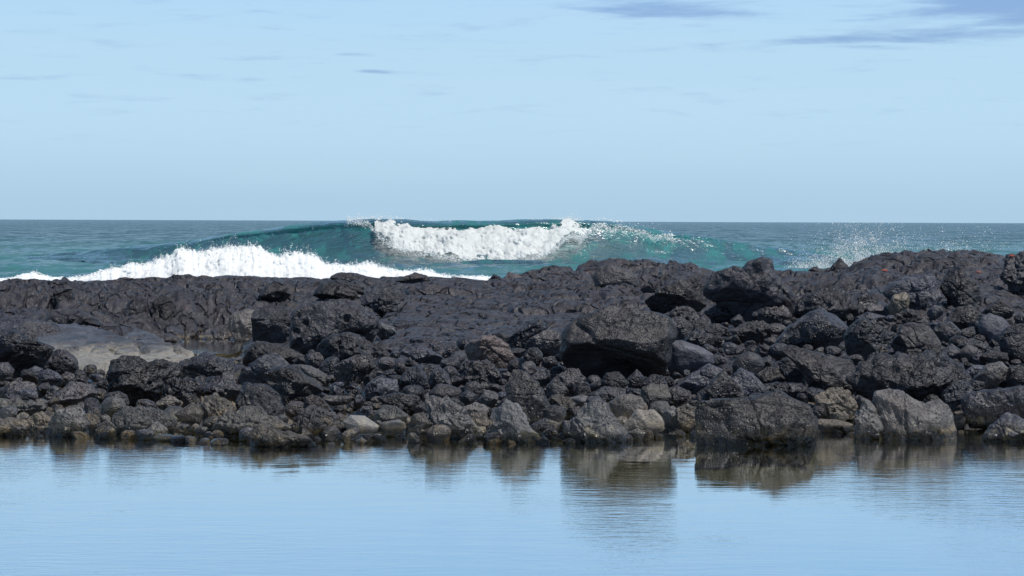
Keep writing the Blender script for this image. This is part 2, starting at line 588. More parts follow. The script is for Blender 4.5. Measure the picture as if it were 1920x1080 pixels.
# column (photo px) -> [(distance m, height m) or (distance m, 'r' photo row)]
COLS = {
    -900: [(18, .08), (24, .14), (28.5, .25), (32.5, 'r545'), (36, 'r540'), (39.5, 'r534')],
    0: [(18, .08), (21, .10), (24, .12), (26, .18), (28.5, .25), (31, 'r572'), (32.5, 'r545'), (36, 'r537'), (39.5, 'r531')],
    130: [(18, .07), (21, .08), (24, .10), (26, .14), (28.5, .20), (30.5, 'r585'), (32.5, 'r543'), (36, 'r535'), (39.5, 'r529')],
    290: [(18, .06), (21, .05), (25, .03), (28.0, .0), (29.3, .06), (31, 'r580'), (32.8, 'r543'), (36, 'r532'), (39.5, 'r525')],
    420: [(18, .06), (21, .06), (24.5, .03), (26, -.03), (29.2, -.03), (30, .06), (31.5, 'r575'), (33, 'r543'), (36, 'r531'), (39.5, 'r521')],
    520: [(18, .08), (22, .12), (26, .14), (28.5, .15), (31, .30), (33, 'r553'), (36, 'r533'), (39.5, 'r521')],
    640: [(18, .12), (21, .20), (24, .27), (28, .36), (32, 'r562'), (36, 'r537'), (39.5, 'r520')],
    800: [(18, .12), (20, 'r690'), (23, 'r637'), (27, 'r598'), (32.7, 'r560'), (36, 'r540'), (39.5, 'r523')],
    930: [(18, .13), (20, 'r690'), (23, 'r637'), (27, 'r598'), (32.7, 'r558'), (36, 'r540'), (39.5, 'r525')],
    1040: [(18, .13), (20, 'r690'), (23, 'r638'), (27, 'r600'), (32.7, 'r558'), (36, 'r535'), (38.5, 'r515'), (40, 'r506')],
    1150: [(18, .13), (20, 'r692'), (23, 'r640'), (27, 'r600'), (32, 'r562'), (36, 'r532'), (38.5, 'r506'), (40, 'r494')],
    1290: [(18, .14), (20, 'r692'), (23, 'r640'), (27, 'r595'), (32, 'r555'), (36, 'r525'), (38.5, 'r499'), (40, 'r489')],
    1340: [(18, .15), (19.7, 'r698'), (22.5, 'r645'), (26, 'r598'), (31, 'r555'), (35, 'r525'), (39, 'r506')],
    1400: [(18, .16), (19.5, 'r700'), (22, 'r650'), (25, 'r600'), (28, 'r562'), (32, 'r530'), (36, 'r515')],
    1480: [(18, .17), (19.5, 'r700'), (21.5, 'r648'), (24.5, 'r600'), (27.5, 'r556'), (31, 'r522'), (33, 'r508')],
    1560: [(18, .17), (19.5, 'r700'), (21.5, 'r646'), (24.5, 'r596'), (27.5, 'r550'), (30, 'r521'), (32, 'r505')],
    1650: [(18, .17), (19.5, 'r700'), (21.5, 'r644'), (24.5, 'r590'), (26.5, 'r546'), (28.5, 'r512'), (30.5, 'r489')],
    1740: [(18, .17), (19.5, 'r700'), (21.5, 'r642'), (24.5, 'r585'), (26.5, 'r540'), (28.5, 'r500'), (30.5, 'r475')],
    1830: [(18, .17), (19.5, 'r698'), (21.5, 'r640'), (24.5, 'r585'), (26.5, 'r540'), (28.5, 'r498'), (30.5, 'r470')],
    1920: [(18, .17), (19.5, 'r698'), (21.5, 'r642'), (24.5, 'r590'), (26.5, 'r545'), (28.5, 'r506'), (30.5, 'r483')],
    2200: [(18, .17), (20, .3), (24.5, .5), (28.5, .75), (32, .85)],
    2800: [(18, .17), (20, .3), (24.5, .5), (28.5, .65), (34, .7)],
}
DGRID = np.concatenate([np.linspace(-30, 12, 8), np.linspace(12.5, 15, 12), np.linspace(15.06, 45, 520)])


def column_profile(px, pts):
    wl = np.interp(px, [a for a, b in WL], [b for a, b in WL])
    dw = H * F / (wl - hor(px))
    ds, zs = [-40, 9, dw - 2.4, dw - 0.5, dw], [-.55, -.5, -.34, -.10, 0.0]
    for d, v in pts:
        if isinstance(v, str):
            v = float(zat(px, float(v[1:]), d))
        if d > dw + 0.5:
            ds.append(d)
            zs.append(v)
    dl, zl = ds[-1], zs[-1]
    ds += [dl + 0.7, dl + 1.6, dl + 4, 100]
    zs += [zl - 0.12, -0.35, -1.6, -2.0]
    return np.interp(DGRID, ds, zs)


CPX = np.array(sorted(COLS))
CZ = np.stack([column_profile(p, COLS[p]) for p in CPX])      # columns x depth


def base_z(px, d):
    """terrain height (without relief) for photo column px, distance d"""
    px = np.asarray(px, dtype=float)
    d = np.asarray(d, dtype=float)
    k = np.clip(np.searchsorted(CPX, px) - 1, 0, len(CPX) - 2)
    t = np.clip((px - CPX[k]) / (CPX[k + 1] - CPX[k]), 0, 1)
    t = t * t * (3 - 2 * t)
    di = np.interp(d, DGRID, np.arange(len(DGRID)))
    j = np.clip(di.astype(int), 0, len(DGRID) - 2)
    w = di - j
    za = CZ[k, j] * (1 - w) + CZ[k, j + 1] * w
    zb = CZ[k + 1, j] * (1 - w) + CZ[k + 1, j + 1] * w
    return za * (1 - t) + zb * t


_DS = np.linspace(14, 41, 1600)


def depth_for(px, row):
    """distance at which the ground meets the photo row in this column"""
    z = base_z(np.full(_DS.shape, float(px)), _DS)
    r = hor(px) + (H - z) / _DS * F
    hit = np.nonzero(r <= row)[0]
    return float(_DS[hit[0]]) if len(hit) else 39.0


def relief(x, y, px):
    """lobes, plates and cracks of the lava"""
    P = np.stack([x, y, np.zeros_like(x)], 1)
    wx = x + 0.22 * pn(P * 1.1, 5)
    wy = y + 0.22 * pn(P * 1.1, 9)
    f1, f2, idc = worley2(wx * 0.78, wy * 0.85, 3)
    plate = (0.55 - f1) * 0.13 + (idc - 0.5) * 0.19 - 0.16 * np.exp(-((f2 - f1) / 0.06) ** 2)
    g1, g2, idg = worley2(wx * 2.1 + 7, wy * 2.6, 8)
    small = (0.5 - g1) * 0.07 + (idg - 0.5) * 0.06 - 0.06 * np.exp(-((g2 - g1) / 0.08) ** 2)
    k1, k2, idk = worley2(wx * 5.2 + 3, wy * 5.0, 15)
    small = small + (idk - 0.5) * 0.045 - 0.02 * np.exp(-((k2 - k1) / 0.10) ** 2)
    rough = fbm(P * np.array([1.6, 1.3, 1]), 5, 21, 0.55) * 0.10
    fine = fbm(P * 5.0, 4, 31, 0.62) * 0.034 + np.abs(fbm(P * np.array([7, 4, 1]), 3, 37)) * -0.04
    return plate, small, rough, fine


def upper_row(px):
    return np.interp(px, [-60, 100, 330, 460, 600, 760, 960, 1060, 1260, 1400, 1600, 1920], [700, 705, 690, 690, 660, 660, 640, 660, 600, 580, 580, 600])


def build_terrain():
    us = np.concatenate([np.linspace(-900, -60, 90)[:-1], np.linspace(-60, 1980, 760), np.linspace(1980, 2800, 90)[1:]])
    ds = np.concatenate([np.linspace(-25, 11, 6), np.linspace(12, 15.5, 14), np.linspace(15.6, 24, 120), np.linspace(24.06, 41.8, 300), np.linspace(42, 46, 14)])
    PX, D = np.meshgrid(us, ds)
    px, d = PX.ravel(), D.ravel()
    z = base_z(px, d)
    x = xat(px, np.maximum(d, 6.0))
    x = np.where(d < 6, x * 1.0, x)
    plate, small, rough, fine = relief(x, d, px)
    lowf = np.clip(0.85 + 1.1 * fbm(np.stack([x * 0.22, d * 0.16, x * 0], 1), 3, 123), 0.25, 1.7)
    a_plate = (sstep(24, 30, d) * 0.75 + 0.25) * lowf
    small = small * np.clip(1.9 - lowf, 0.4, 1.5)
    wall = np.exp(-((d - 31.2) / 1.4) ** 2) * sstep(560, 430, px)
    rmound = sstep(1450, 1600, px) * sstep(24, 27, d)
    small = small * (1 - 0.6 * rmound)
    fine = fine * (1 - 0.4 * rmound)
    r = plate * a_plate * (1 - 0.4 * wall) + small * (0.5 + 0.5 * a_plate) + rough * (0.35 + 0.5 * a_plate + 1.0 * wall + 0.5 * rmound) + fine
    P = np.stack([x, d, z], 1)
    r = r + (wall + 0.55 * rmound) * (fbm(P * np.array([2.6, 1.4, 3.0]), 4, 77, 0.55, ridged=True) * 0.20 - 0.05)
    calm = sstep(700, 780, px) * sstep(1120, 1040, px) * sstep(23, 25, d) * sstep(38, 35, d)
    r = r * (1 - 0.3 * calm)
    r = r * (1 - 0.65 * sstep(36.0, 38.5, d) * sstep(960, 880, px))
    under = sstep(15.4, 17.0, d)
    r = r * (0.12 + 0.88 * under)
    # smooth ropy centre of the shelf
    # keep the inner pool floor under water
    pool = np.exp(-(((px - 405) / 70) ** 2) ** 2) * sstep(25, 26.2, d) * sstep(29.6, 29, d)
    r = r * (1 - pool)
    zone = sstep(upper_row(px) - 12, upper_row(px) + 12, hor(px) + (H - z) / np.maximum(d, 5) * F) * sstep(15.6, 16.6, d)
    z = z - 0.15 * zone
    z = z + r * sstep(46, 41.5, d)
    o = mesh_obj('lava_shelf', np.stack([x, d, z], 1), grid_faces(len(ds), len(us)), M['shelf'])
    tag(o, 'dark cracked lava shelf running between the tide pool and the sea', 'rock shelf', kind='structure')
    return o


build_terrain()

# ------------------------------------------------------------------ water of the pools
def flat_sheet(name, x0, x1, y0, y1, z, mat, n=2):
    xs, ys = np.linspace(x0, x1, n), np.linspace(y0, y1, n)
    X, Y = np.meshgrid(xs, ys)
    return mesh_obj(name, np.stack([X.ravel(), Y.ravel(), np.full(X.size, z)], 1), grid_faces(n, n), mat)


tag(flat_sheet('tide_pool', -14, 14, -25, 17.35, 0.0, M['pool']), 'calm tide pool mirroring the pale blue sky', 'water', kind='structure')
tag(flat_sheet('rock_pool', xat(290, 27), xat(455, 27), 26.2, 30.2, 0.035, M['pool']), 'small still pool under the shelf wall beside the grey block', 'water', kind='structure')

# ------------------------------------------------------------------ sea
def sea_h(x, y):
    P = np.stack([x, y, np.zeros_like(x)], 1)
    s1 = fbm(P * np.array([0.045, 0.12, 1]), 2, 41)
    s2 = fbm(P * np.array([0.16, 0.38, 1]), 3, 43, ridged=True)
    s3 = fbm(P * np.array([0.7, 1.3, 1]), 2, 47, ridged=True)
    far = sstep(2500, 300, y)
    mid = sstep(420, 90, y)
    near = sstep(150, 55, y)
    return (s1 * 0.22 * far + s2 * 0.34 * (0.25 * far + 0.75 * mid) + s3 * 0.07 * near)


WA = np.array([(-500, 0), (-100, .05), (0, .15), (100, .22), (200, .40), (300, .78), (400, 1.22), (500, 1.58), (600, 1.88), (690, 2.0), (800, 1.93),
               (960, 1.94), (1060, 2.06), (1130, 2.0), (1200, 1.74), (1250, 1.50), (1330, 1.20), (1400, .88), (1500, .50), (1600, .25), (1700, .1), (1900, .02), (2400, 0)], float)
WY = 95.0


def wave_amp(px):
    xs = np.linspace(-500, 2400, 581)
    v = np.interp(xs, WA[:, 0], WA[:, 1])
    k = np.exp(-np.linspace(-2, 2, 13) ** 2)
    v = np.convolve(np.pad(v, 6, 'edge'), k / k.sum(), 'valid')
    return np.interp(px, xs, v)


def wave_yc(px):
    return WY + 5.0 * ((np.asarray(px, float) - 880) / 560) ** 2


def build_sea():
    us = np.linspace(-1400, 3300, 1000)
    offs = np.concatenate([np.linspace(240, 6, 270), np.linspace(5.5, 0.6, 16), [0.3, 0.12]])
    ds = 2.0 * F / offs
    PX, D = np.meshgrid(us, ds)
    px, d = PX.ravel(), D.ravel()
    x = xat(px, d)
    z = SEA + sea_h(x, d)
    yc = wave_yc(px)
    inside = sstep(-11, -8, d - yc) * sstep(17, 13, d - yc) * sstep(60, 200, px) * sstep(1640, 1540, px)
    z = z - 0.6 * inside
    z = z * 1.0
    o = mesh_obj('sea', np.stack([x, d, z], 1), grid_faces(len(ds), len(us)), M['sea'])
    tag(o, 'choppy blue green sea reaching to the horizon', 'sea', kind='structure')


build_sea()

PROF = np.array([(17, -.0), (12, .10), (8, .30), (4.5, .66), (2.2, .90), (0.8, .985), (0, 1.0), (-.55, .97), (-.95, .88), (-1.25, .74), (-1.75, .55), (-2.6, .36), (-4.0, .18), (-6.2, .06), (-9, 0.0), (-11, 0.0)])


def wave_point(px, b):
    """b: 0 back .. 1 front of the wave profile -> y, z"""
    t = np.linspace(0, 1, len(PROF))
    A = wave_amp(px)
    sc = 0.55 + 0.45 * np.clip(A / 2.0, 0, 1)
    yy = np.interp(b, t, PROF[:, 0])
    zz = np.interp(b, t, PROF[:, 1])
    soft = np.clip(1 - A / 1.9, 0, 1)            # low shoulders of the wave are rounder
    yy = yy * sc - (1 - soft) * 0.35 * np.exp(-((b - 0.5) / 0.05) ** 2)
    return wave_yc(px) + yy, A * zz


def build_wave():
    root = bpy.data.objects.new('breaking_wave', None)
    COL.objects.link(root)
    tag(root, 'green breaking wave with white foam spilling down its middle', 'wave')
    us = np.linspace(40, 1660, 560)
    bs = np.concatenate([np.linspace(0, .3, 22)[:-1], np.linspace(.3, .8, 80), np.linspace(.8, 1, 30)[1:]])
    PX, B = np.meshgrid(us, bs)
    px, b = PX.ravel(), B.ravel()
    y, z = wave_point(px, b)
    # smooth the profile a little
    x = xat(px, wave_yc(px))
    P = np.stack([x, y, z], 1)
    edge = np.maximum(sstep(0.06, 0.0, b), sstep(0.94, 1.0, b))
    edge = np.maximum(edge, np.maximum(sstep(120, 40, px), sstep(1580, 1660, px)))
    A = wave_amp(px)
    zz = SEA + z + sea_h(x, y) * (1 - 0.75 * np.clip(z / 1.5, 0, 1)) - 0.12 * edge + 0.02
    lift = fbm(P * np.array([0.5, 0.8, 1.6]), 4, 91) * 0.10 + fbm(P * np.array([0.28, 0.5, 0.5]), 2, 95) * 0.12 * (A > .3)
    y = y - lift * np.clip(z, 0, 1) * 1.3
    zz = zz + fbm(np.stack([x, y * 0.3, z * 0], 1) * 0.55, 3, 97) * 0.12 * np.clip(z, 0, 1)
    mesh_obj('wave_face', np.stack([x, y, zz], 1), grid_faces(len(bs), len(us)), M['sea'], root)

    # falling foam
    top = np.array([(640, 412), (670, 409), (700, 408), (730, 409), (770, 413), (800, 418), (850, 419), (900, 421), (960, 419), (1010, 417), (1040, 413), (1065, 409),
                    (1085, 413), (1100, 417), (1130, 414), (1150, 417), (1180, 424), (1210, 431), (1262, 442)], float)
    bot = np.array([(640, 415), (665, 417), (690, 421), (705, 436), (720, 452), (740, 464), (760, 470), (800, 476), (830, 483), (860, 487), (900, 491),
                    (940, 494), (960, 495), (985, 488), (1018, 482), (1035, 471), (1048, 460), (1060, 449), (1074, 442), (1087, 449), (1097, 444),
                    (1110, 430), (1130, 425), (1147, 433), (1160, 427), (1200, 437), (1230, 446), (1262, 446)], float)
    us = np.linspace(640, 1262, 560)
    ts = np.linspace(0, 1, 84)
    PX, T = np.meshgrid(us, ts)
    px, t = PX.ravel(), T.ravel()
    jit = fbm(np.stack([px / 14.0, px * 0, px * 0], 1), 3, 7)
    jit2 = fbm(np.stack([px / 26.0, px * 0 + 5, px * 0], 1), 4, 13, 0.6)
    rt = np.interp(px, top[:, 0], top[:, 1]) - 2.5 * np.clip(jit, 0, 1) * 2
    rb = np.interp(px, bot[:, 0], bot[:, 1]) + 13.0 * jit2 * np.clip((np.interp(px, bot[:, 0], bot[:, 1]) - rt) / 50, 0.15, 1)
    hgt = np.maximum(rb - rt, 1.5)
    fat = np.clip(hgt / 60.0, 0.06, 1)
    row = rt + hgt * t
    d = wave_yc(px) - 0.35 - t * 4.2 * fat - fat * 0.9 * np.sin(np.pi * np.clip(t, 0, 1)) ** 0.7
    d = d + 1.1 * sstep(0.06, 0.0, t) * 1.0 + 0.5 * fat * sstep(.94, 1, t)
    x = xat(px, d)
    z = zat(px, row, d)
    P = np.stack([x, d, z], 1)
    bil = (0.5 - worley3(P * np.array([0.8, 0.8, .7]), 3)) * 0.62 + (0.5 - worley3(P * np.array([2.2, 2.2, 1.5]), 5)) * 0.24 + (0.5 - worley3(P * np.array([6, 6, 4]), 6)) * 0.07 + fbm(P * np.array([6, 6, 3.5]), 4, 61) * 0.12
    bil = bil * fat
    d2 = d - bil * 0.9
    z2 = z + bil * 0.55 * sstep(0, 0.12, t)
    x2 = x + fbm(P * 1.7, 3, 71) * 0.12 * fat
    thin = np.clip(np.exp(-(hgt * t) / 5.0) * 0.55 + np.exp(-(hgt * (1 - t)) / 9.0) * 0.95, 0, 1)
    thin = thin + 0.06 * sstep(1040, 1080, px) + 0.10 + 0.80 * sstep(0.75, 0.0, t) * np.clip(fbm(np.stack([px / 20, row / 34, px * 0], 1), 4, 19, 0.62) + 0.36, 0, 1)
    thin = np.clip(thin + 0.22 * (hgt < 26), 0, 1)
    fo = mesh_obj('falling_foam', np.stack([x2, d2, z2], 1), grid_faces(len(ts), len(us)), M['foam'], root)
    attr(fo, 'thin', thin)
    # torn drops around the foam
    rng = np.random.default_rng(5)
    c = []
    for _ in range(16000):
        p = 650 + 612 * rng.random() if rng.random() < 0.8 else rng.normal(1075, 45)
        if not 650 < p < 1262:
            continue
        tp, bt = np.interp(p, top[:, 0], top[:, 1]), np.interp(p, bot[:, 0], bot[:, 1])
        clump = 0.5 + 0.5 * math.sin(p * 0.13) * math.sin(p * 0.041 + 1)
        fatp = float(np.clip((bt - tp) / 60, .06, 1))
        k = rng.random()
        if k < 0.62:
            r = bt + rng.normal(-2.0, 3.5) + rng.exponential(2.0) * clump
            dd = wave_yc(p) - 0.9 - 4.2 * fatp - rng.uniform(0, .5)
        else:
            r = tp + 3 - rng.exponential(1.6 + 2.0 * clump)
            dd = wave_yc(p) + rng.uniform(-.3, .9)
        s = min(0.04, 0.005 + rng.exponential(0.005))
        c.append((float(xat(p, dd)), dd, float(zat(p, r, dd)), s))
    drops('spray', c, root)


OCT_V = np.array([(1, 0, 0), (-1, 0, 0), (0, 1, 0), (0, -1, 0), (0, 0, 1), (0, 0, -1)], float)
OCT_F = np.array([(0, 2, 4), (2, 1, 4), (1, 3, 4), (3, 0, 4), (2, 0, 5), (1, 2, 5), (3, 1, 5), (0, 3, 5)])


def drops(name, c, parent=None, stretch=0.5, seed=1):
    c = np.array(c)
    rng = np.random.default_rng(seed)
    n = len(c)
    sc = c[:, 3][:, None] * rng.uniform(0.6, 1.0 + stretch, (n, 3))
    v = (OCT_V[None] * sc[:, None, :] + c[:, None, :3]).reshape(-1, 3)
    f = (OCT_F[None] + (np.arange(n) * 6)[:, None, None]).reshape(-1, 3)
    o = mesh_obj(name, v, f, M['drop'], parent)
    o['kind'] = 'stuff'
    return o


build_wave()

SPL = np.array([(-80, 524), (0, 521), (25, 519), (40, 514), (66, 508), (80, 513), (100, 517), (130, 519), (165, 515), (185, 508), (205, 502), (225, 500), (245, 492), (265, 495),
                (285, 490), (300, 484), (318, 481), (335, 466), (345, 464), (360, 471), (380, 472), (400, 466), (430, 461), (445, 464), (465, 460), (485, 464),
                (505, 474), (525, 479), (540, 473), (560, 473), (580, 475), (597, 481), (608, 492), (640, 494), (665, 496), (690, 489), (712, 497),
                (740, 505), (770, 507), (790, 504), (800, 504), (820, 510), (850, 515), (880, 517), (905, 516), (940, 524), (990, 526)], float)


def build_splash():
    root = bpy.data.objects.new('surf_splash', None)
    COL.objects.link(root)
    tag(root, 'bright white surf bursting up behind the left half of the lava shelf', 'splash')
    rng = np.random.default_rng(9)
    cs = []
    for li, (d0, shrink, seed) in enumerate(((43.2, 0.0, 3), (42.4, 5.0, 11), (41.9, 13.0, 23))):
        us = np.linspace(-80, 990, 760)
        ts = np.concatenate([np.linspace(0, .35, 40)[:-1], np.linspace(.35, 1, 34)])
        PX, T = np.meshgrid(us, ts)
        px, t = PX.ravel(), T.ravel()
        spk = np.clip(fbm(np.stack([px / 11.0, px * 0 + seed, px * 0], 1), 4, seed, 0.6), -0.3, 1)
        hh = np.clip((522 - np.interp(px, SPL[:, 0], SPL[:, 1])) / 60, 0.08, 1)
        rt = np.interp(px, SPL[:, 0], SPL[:, 1]) + shrink * hh - spk * 17 * hh ** 0.6 - 3.5 - 2 * hh
        rb = np.full(px.shape, 546.0)
        hgt = rb - rt
        row = rt + hgt * t
        d = d0 - 1.0 * t ** 0.8 * (0.5 + hh) + 0.5 * sstep(.1, 0, t)
        x, z = xat(px, d), zat(px, row, d)
        P = np.stack([x, d, z], 1)
        bil = (0.5 - worley3(P * 2.0, seed)) * 0.13 + (0.5 - worley3(P * 6.5, seed + 1)) * 0.05 + fbm(P * 11, 3, seed) * 0.05
        d = d - bil * 1.1
        z = z + bil * 0.5 * sstep(0, .1, t)
        thin = np.clip(np.exp(-hgt * t / 8.0) * 1.0 + 0.25 * np.clip(fbm(P * np.array([1.2, 1, 2.0]), 3, seed + 9) + 0.15, 0, 1), 0, 1)
        o = mesh_obj('foam_sheet', np.stack([x + fbm(P * 3, 3, seed + 3) * 0.05, d, z], 1), grid_faces(len(ts), len(us)), M['splash'], root)
        attr(o, 'thin', thin)
    # flung drops and strings of drops
    for _ in range(170):
        p = rng.uniform(-40, 900)
        b = np.interp(p, SPL[:, 0], SPL[:, 1])
        hh = np.clip((522 - b) / 60, 0.1, 1)
        dx, dy = rng.normal(0, 5) * hh, -abs(rng.normal(5, 9)) * hh ** .7
        k = rng.integers(5, 16)
        dd = rng.uniform(42.2, 43.6)
        for q in np.linspace(0, 1, k):
            pp = p + dx * q + rng.normal(0, 0.6)
            rr = b + 2 + dy * q + 4 * hh * q * q + rng.normal(0, 0.6)
            cs.append((float(xat(pp, dd)), dd, float(zat(pp, rr, dd)), rng.uniform(0.004, 0.013) * (1.25 - 0.6 * q)))
    for _ in range(7000):
        p = rng.uniform(-40, 900)
        b = np.interp(p, SPL[:, 0], SPL[:, 1])
        hh = np.clip((522 - b) / 60, 0.1, 1)
        dd = rng.uniform(42.0, 43.8)
        rr = b - rng.exponential(4.5) * hh * (0.4 + 1.2 * (0.5 + 0.5 * math.sin(p * 0.19 + 2 * math.sin(p * .05)))) + 3
        cs.append((float(xat(p, dd)), dd, float(zat(p, rr, dd)), min(0.014, 0.0018 + rng.exponential(0.0018))))
    drops('spray', cs, root)


build_splash()


def build_right_spray():
    rng = np.random.default_rng(31)
    c = []
    while len(c) < 17000:
        k = rng.random()
        if k < 0.42:
            p, r = rng.normal(1605, 32), 500 - abs(rng.exponential(30))
        elif k < 0.66:
            p, r = rng.normal(1545, 35), 503 - abs(rng.exponential(11))
        elif k < 0.91:
            p, r = rng.normal(1650, 45), 492 - abs(rng.exponential(24))
        else:
            p, r = rng.normal(1790, 55), 470 - abs(rng.exponential(14))
        if r < 416 or p < 1470 or p > 1930:
            continue
        dd = rng.uniform(34.5, 37.0)
        cl = 0.5 + 0.5 * math.sin(p * 0.11 + r * 0.05) * math.sin(p * 0.047 - r * 0.09 + 1.0)
        if rng.random() > 0.25 + 0.75 * cl:
            continue
        s = min(0.015, 0.0014 + rng.exponential(0.0016))
        c.append((float(xat(p, dd)), dd, float(zat(p, r, dd)), s))
    for p0, r0, p1, r1 in ((1640, 455, 1650, 480), (1640, 452, 1632, 448), (1575, 437, 1590, 470), (1600, 470, 1625, 490), (1560, 480, 1550, 498)):
        for q in np.linspace(0, 1, 30):
            dd = 35.5
            p, r = p0 + (p1 - p0) * q + rng.normal(0, 1.2), r0 + (r1 - r0) * q + rng.normal(0, 1.2)
            c.append((float(xat(p, dd)), dd, float(zat(p, r, dd)), rng.uniform(.004, .010)))
    o = drops('sea_spray', c, None, seed=3)
    tag(o, 'glittering cloud of spray drops thrown up behind the right hand lava mound', 'spray')


build_right_spray()

# ------------------------------------------------------------------ rocks
_ico = {}


def ico(level):
    if level not in _ico:
        bm = bmesh.new()
        bmesh.ops.create_icosphere(bm, subdivisions=level, radius=1.0)
        v = np.array([w.co[:] for w in bm.verts])
        f = np.array([[w.index for w in q.verts] for q in bm.faces])
        bm.free()
        v /= np.linalg.norm(v, axis=1)[:, None]
        _ico[level] = (v, f)
    return _ico[level]


STY = {   # superellipse power, facets, facet depth, low noise, mid noise, ridge, pits
    'smooth': (2.1, 2, 0.88, 0.05, 0.012, 0.0, 0.0),
    'round': (2.3, 6, 0.78, 0.08, 0.030, 0.030, 0.015),
    'block': (3.6, 7, 0.80, 0.045, 0.035, 0.040, 0.02),
    'angular': (2.8, 9, 0.70, 0.06, 0.032, 0.040, 0.012),
    'rough': (2.5, 7, 0.72, 0.12, 0.085, 0.10, 0.07),
    'pitted': (2.3, 5, 0.78, 0.09, 0.050, 0.04, 0.10),
}


def shape_rock(dirs, W, D, Hh, style, seed, outline=None, lean=0.25, cuts=()):
    """dirs: unit sphere points. Returns local points of a rock W x 2D x Hh with its outline (x,z) given"""
    e, nf, fd, a_low, a_mid, a_ridge, a_pit = STY[style]
    rng = np.random.default_rng(seed)
    a = np.hypot(dirs[:, 0], dirs[:, 2])
    th = np.arctan2(dirs[:, 2], dirs[:, 0])
    k = (a ** e + np.abs(dirs[:, 1]) ** e) ** (-1.0 / e)
    if outline is not None:
        ang, rad = outline
        R = np.interp(th, ang, rad, period=2 * np.pi)
        X, Z = R * np.cos(th) * a * k, R * np.sin(th) * a * k
    else:
        e2 = e
        kk = ((np.abs(np.cos(th)) + 1e-6) ** e2 + (np.abs(np.sin(th)) + 1e-6) ** e2) ** (-1 / e2)
        X, Z = W / 2 * np.cos(th) * kk * a * k, Hh / 2 * np.sin(th) * kk * a * k
    Y = D * dirs[:, 1] * k
    S = np.array([W / 2, D, Hh / 2])
    q = np.stack([X, Y, Z], 1) / S
    for i in range(nf):
        if outline is not None:
            sp = .28 if style == 'block' else .5
            n = np.array([rng.normal(0, sp), rng.choice([-1, -1, -1, 1]) * rng.uniform(.5, 1), rng.normal(.1, sp)])
        else:
            n = rng.normal(0, 1, 3)
        n /= np.linalg.norm(n)
        h = fd * rng.uniform(0.88, 1.12)
        s = q @ n - h
        soft = {'smooth': 0.09, 'angular': 0.012, 'block': 0.012}.get(style, 0.03)
        over = soft * np.logaddexp(0, s / soft)
        q = q - (np.maximum(over, 0) * 0.92)[:, None] * n
    for nx, ny, nz_, h in cuts:
        n = np.array([nx, ny, nz_], float)
        n /= np.linalg.norm(n)
        over = np.maximum(q @ n - h, 0)
        q = q - (over * 0.96)[:, None] * n
    P = q * S
    size = (W + Hh + 2 * D) / 3
    nrm = q / S
    nrm /= np.linalg.norm(nrm, axis=1)[:, None] + 1e-9
    off = rng.uniform(-50, 50, 3)
    Q = P / size
    low = fbm(Q * 1.7 + off, 2, seed) * a_low
    mid = fbm(Q * 5.0 + off, 4, seed + 3, 0.55) * a_mid
    dsp = low + mid
    if a_ridge:
        dsp = dsp + (fbm(Q * 2.6 + off + 9, 4, seed + 5, 0.5, ridged=True) - 0.3) * a_ridge
    if a_pit:
        w = worley3(Q * 6.0 + off, seed)
        msk = np.clip(pn(Q * 2.2 + off, seed + 8) * 1.5 + 0.6, 0, 1)
        dsp = dsp - a_pit * np.clip(1 - w / 0.42, 0, 1) ** 0.7 * msk
    if style in ('rough', 'angular', 'block', 'round'):
        # broken ledges
        for i in range(2):
            n = rng.normal(0, 1, 3) * np.array([0.7, 0.6, 1.0])
            n /= np.linalg.norm(n)
            s = (Q @ n) * rng.uniform(2.0, 4.5) + 0.55 * fbm(Q * 2.2 + off + 31 * i, 3, seed + 40 + i) + rng.random()
            saw = s - np.floor(s)
            saw = np.where(saw > 0.9, (1 - saw) / 0.1 * 0.9, saw)
            msk = np.clip(fbm(Q * 1.6 + off + 7 * i, 2, seed + 60 + i) * 2.2 + 0.5, 0, 1)
            dsp = dsp + (saw - 0.45) * msk * {'rough': 0.060, 'angular': 0.042, 'block': 0.036, 'round': 0.030}[style]
    # a crack or two
    for i in range(2 if style in ('block', 'angular', 'rough') else 1):
        n = rng.normal(0, 1, 3)
        n /= np.linalg.norm(n)
        s = Q @ n - rng.uniform(-.2, .2) + 0.08 * pn(Q * 3 + off, seed + 20 + i)
        dsp = dsp - 0.03 * np.exp(-(s / 0.02) ** 2) * (1 if style != 'smooth' else 0.4)
    P = P + nrm * (dsp * size)[:, None]
    P[:, 1] += lean * (P[:, 2] - P[:, 2].min()) - lean * Hh * 0.3
    return P


def poly_outline(poly, wide=1.6):
    p = np.array(poly, float)
    c = (p.min(0) + p.max(0)) / 2 * 0.5 + p.mean(0) * 0.5
    ang = np.linspace(-np.pi, np.pi, 361)[:-1]
    rad = np.zeros(360)
    a, b = p, np.roll(p, -1, 0)
    for i, t in enumerate(ang):
        d = np.array([math.cos(t), -math.sin(t)])      # rows grow downwards
        e = b - a
        den = d[0] * e[:, 1] - d[1] * e[:, 0]
        den = np.where(np.abs(den) < 1e-9, 1e-9, den)
        w = a - c
        tt = (w[:, 0] * e[:, 1] - w[:, 1] * e[:, 0]) / den
        ss = (w[:, 0] * d[1] - w[:, 1] * d[0]) / den
        ok = (tt > 0) & (ss >= -1e-6) & (ss <= 1 + 1e-6)
        rad[i] = tt[ok].max() if ok.any() else 1.0
    ker = np.exp(-np.linspace(-wide, wide, 9) ** 2)
    ker /= ker.sum()
    rad = np.convolve(np.concatenate([rad[-4:], rad, rad[:4]]), ker, 'valid')
    return c, ang, rad


HERO_POLYS = []
MARKS = []
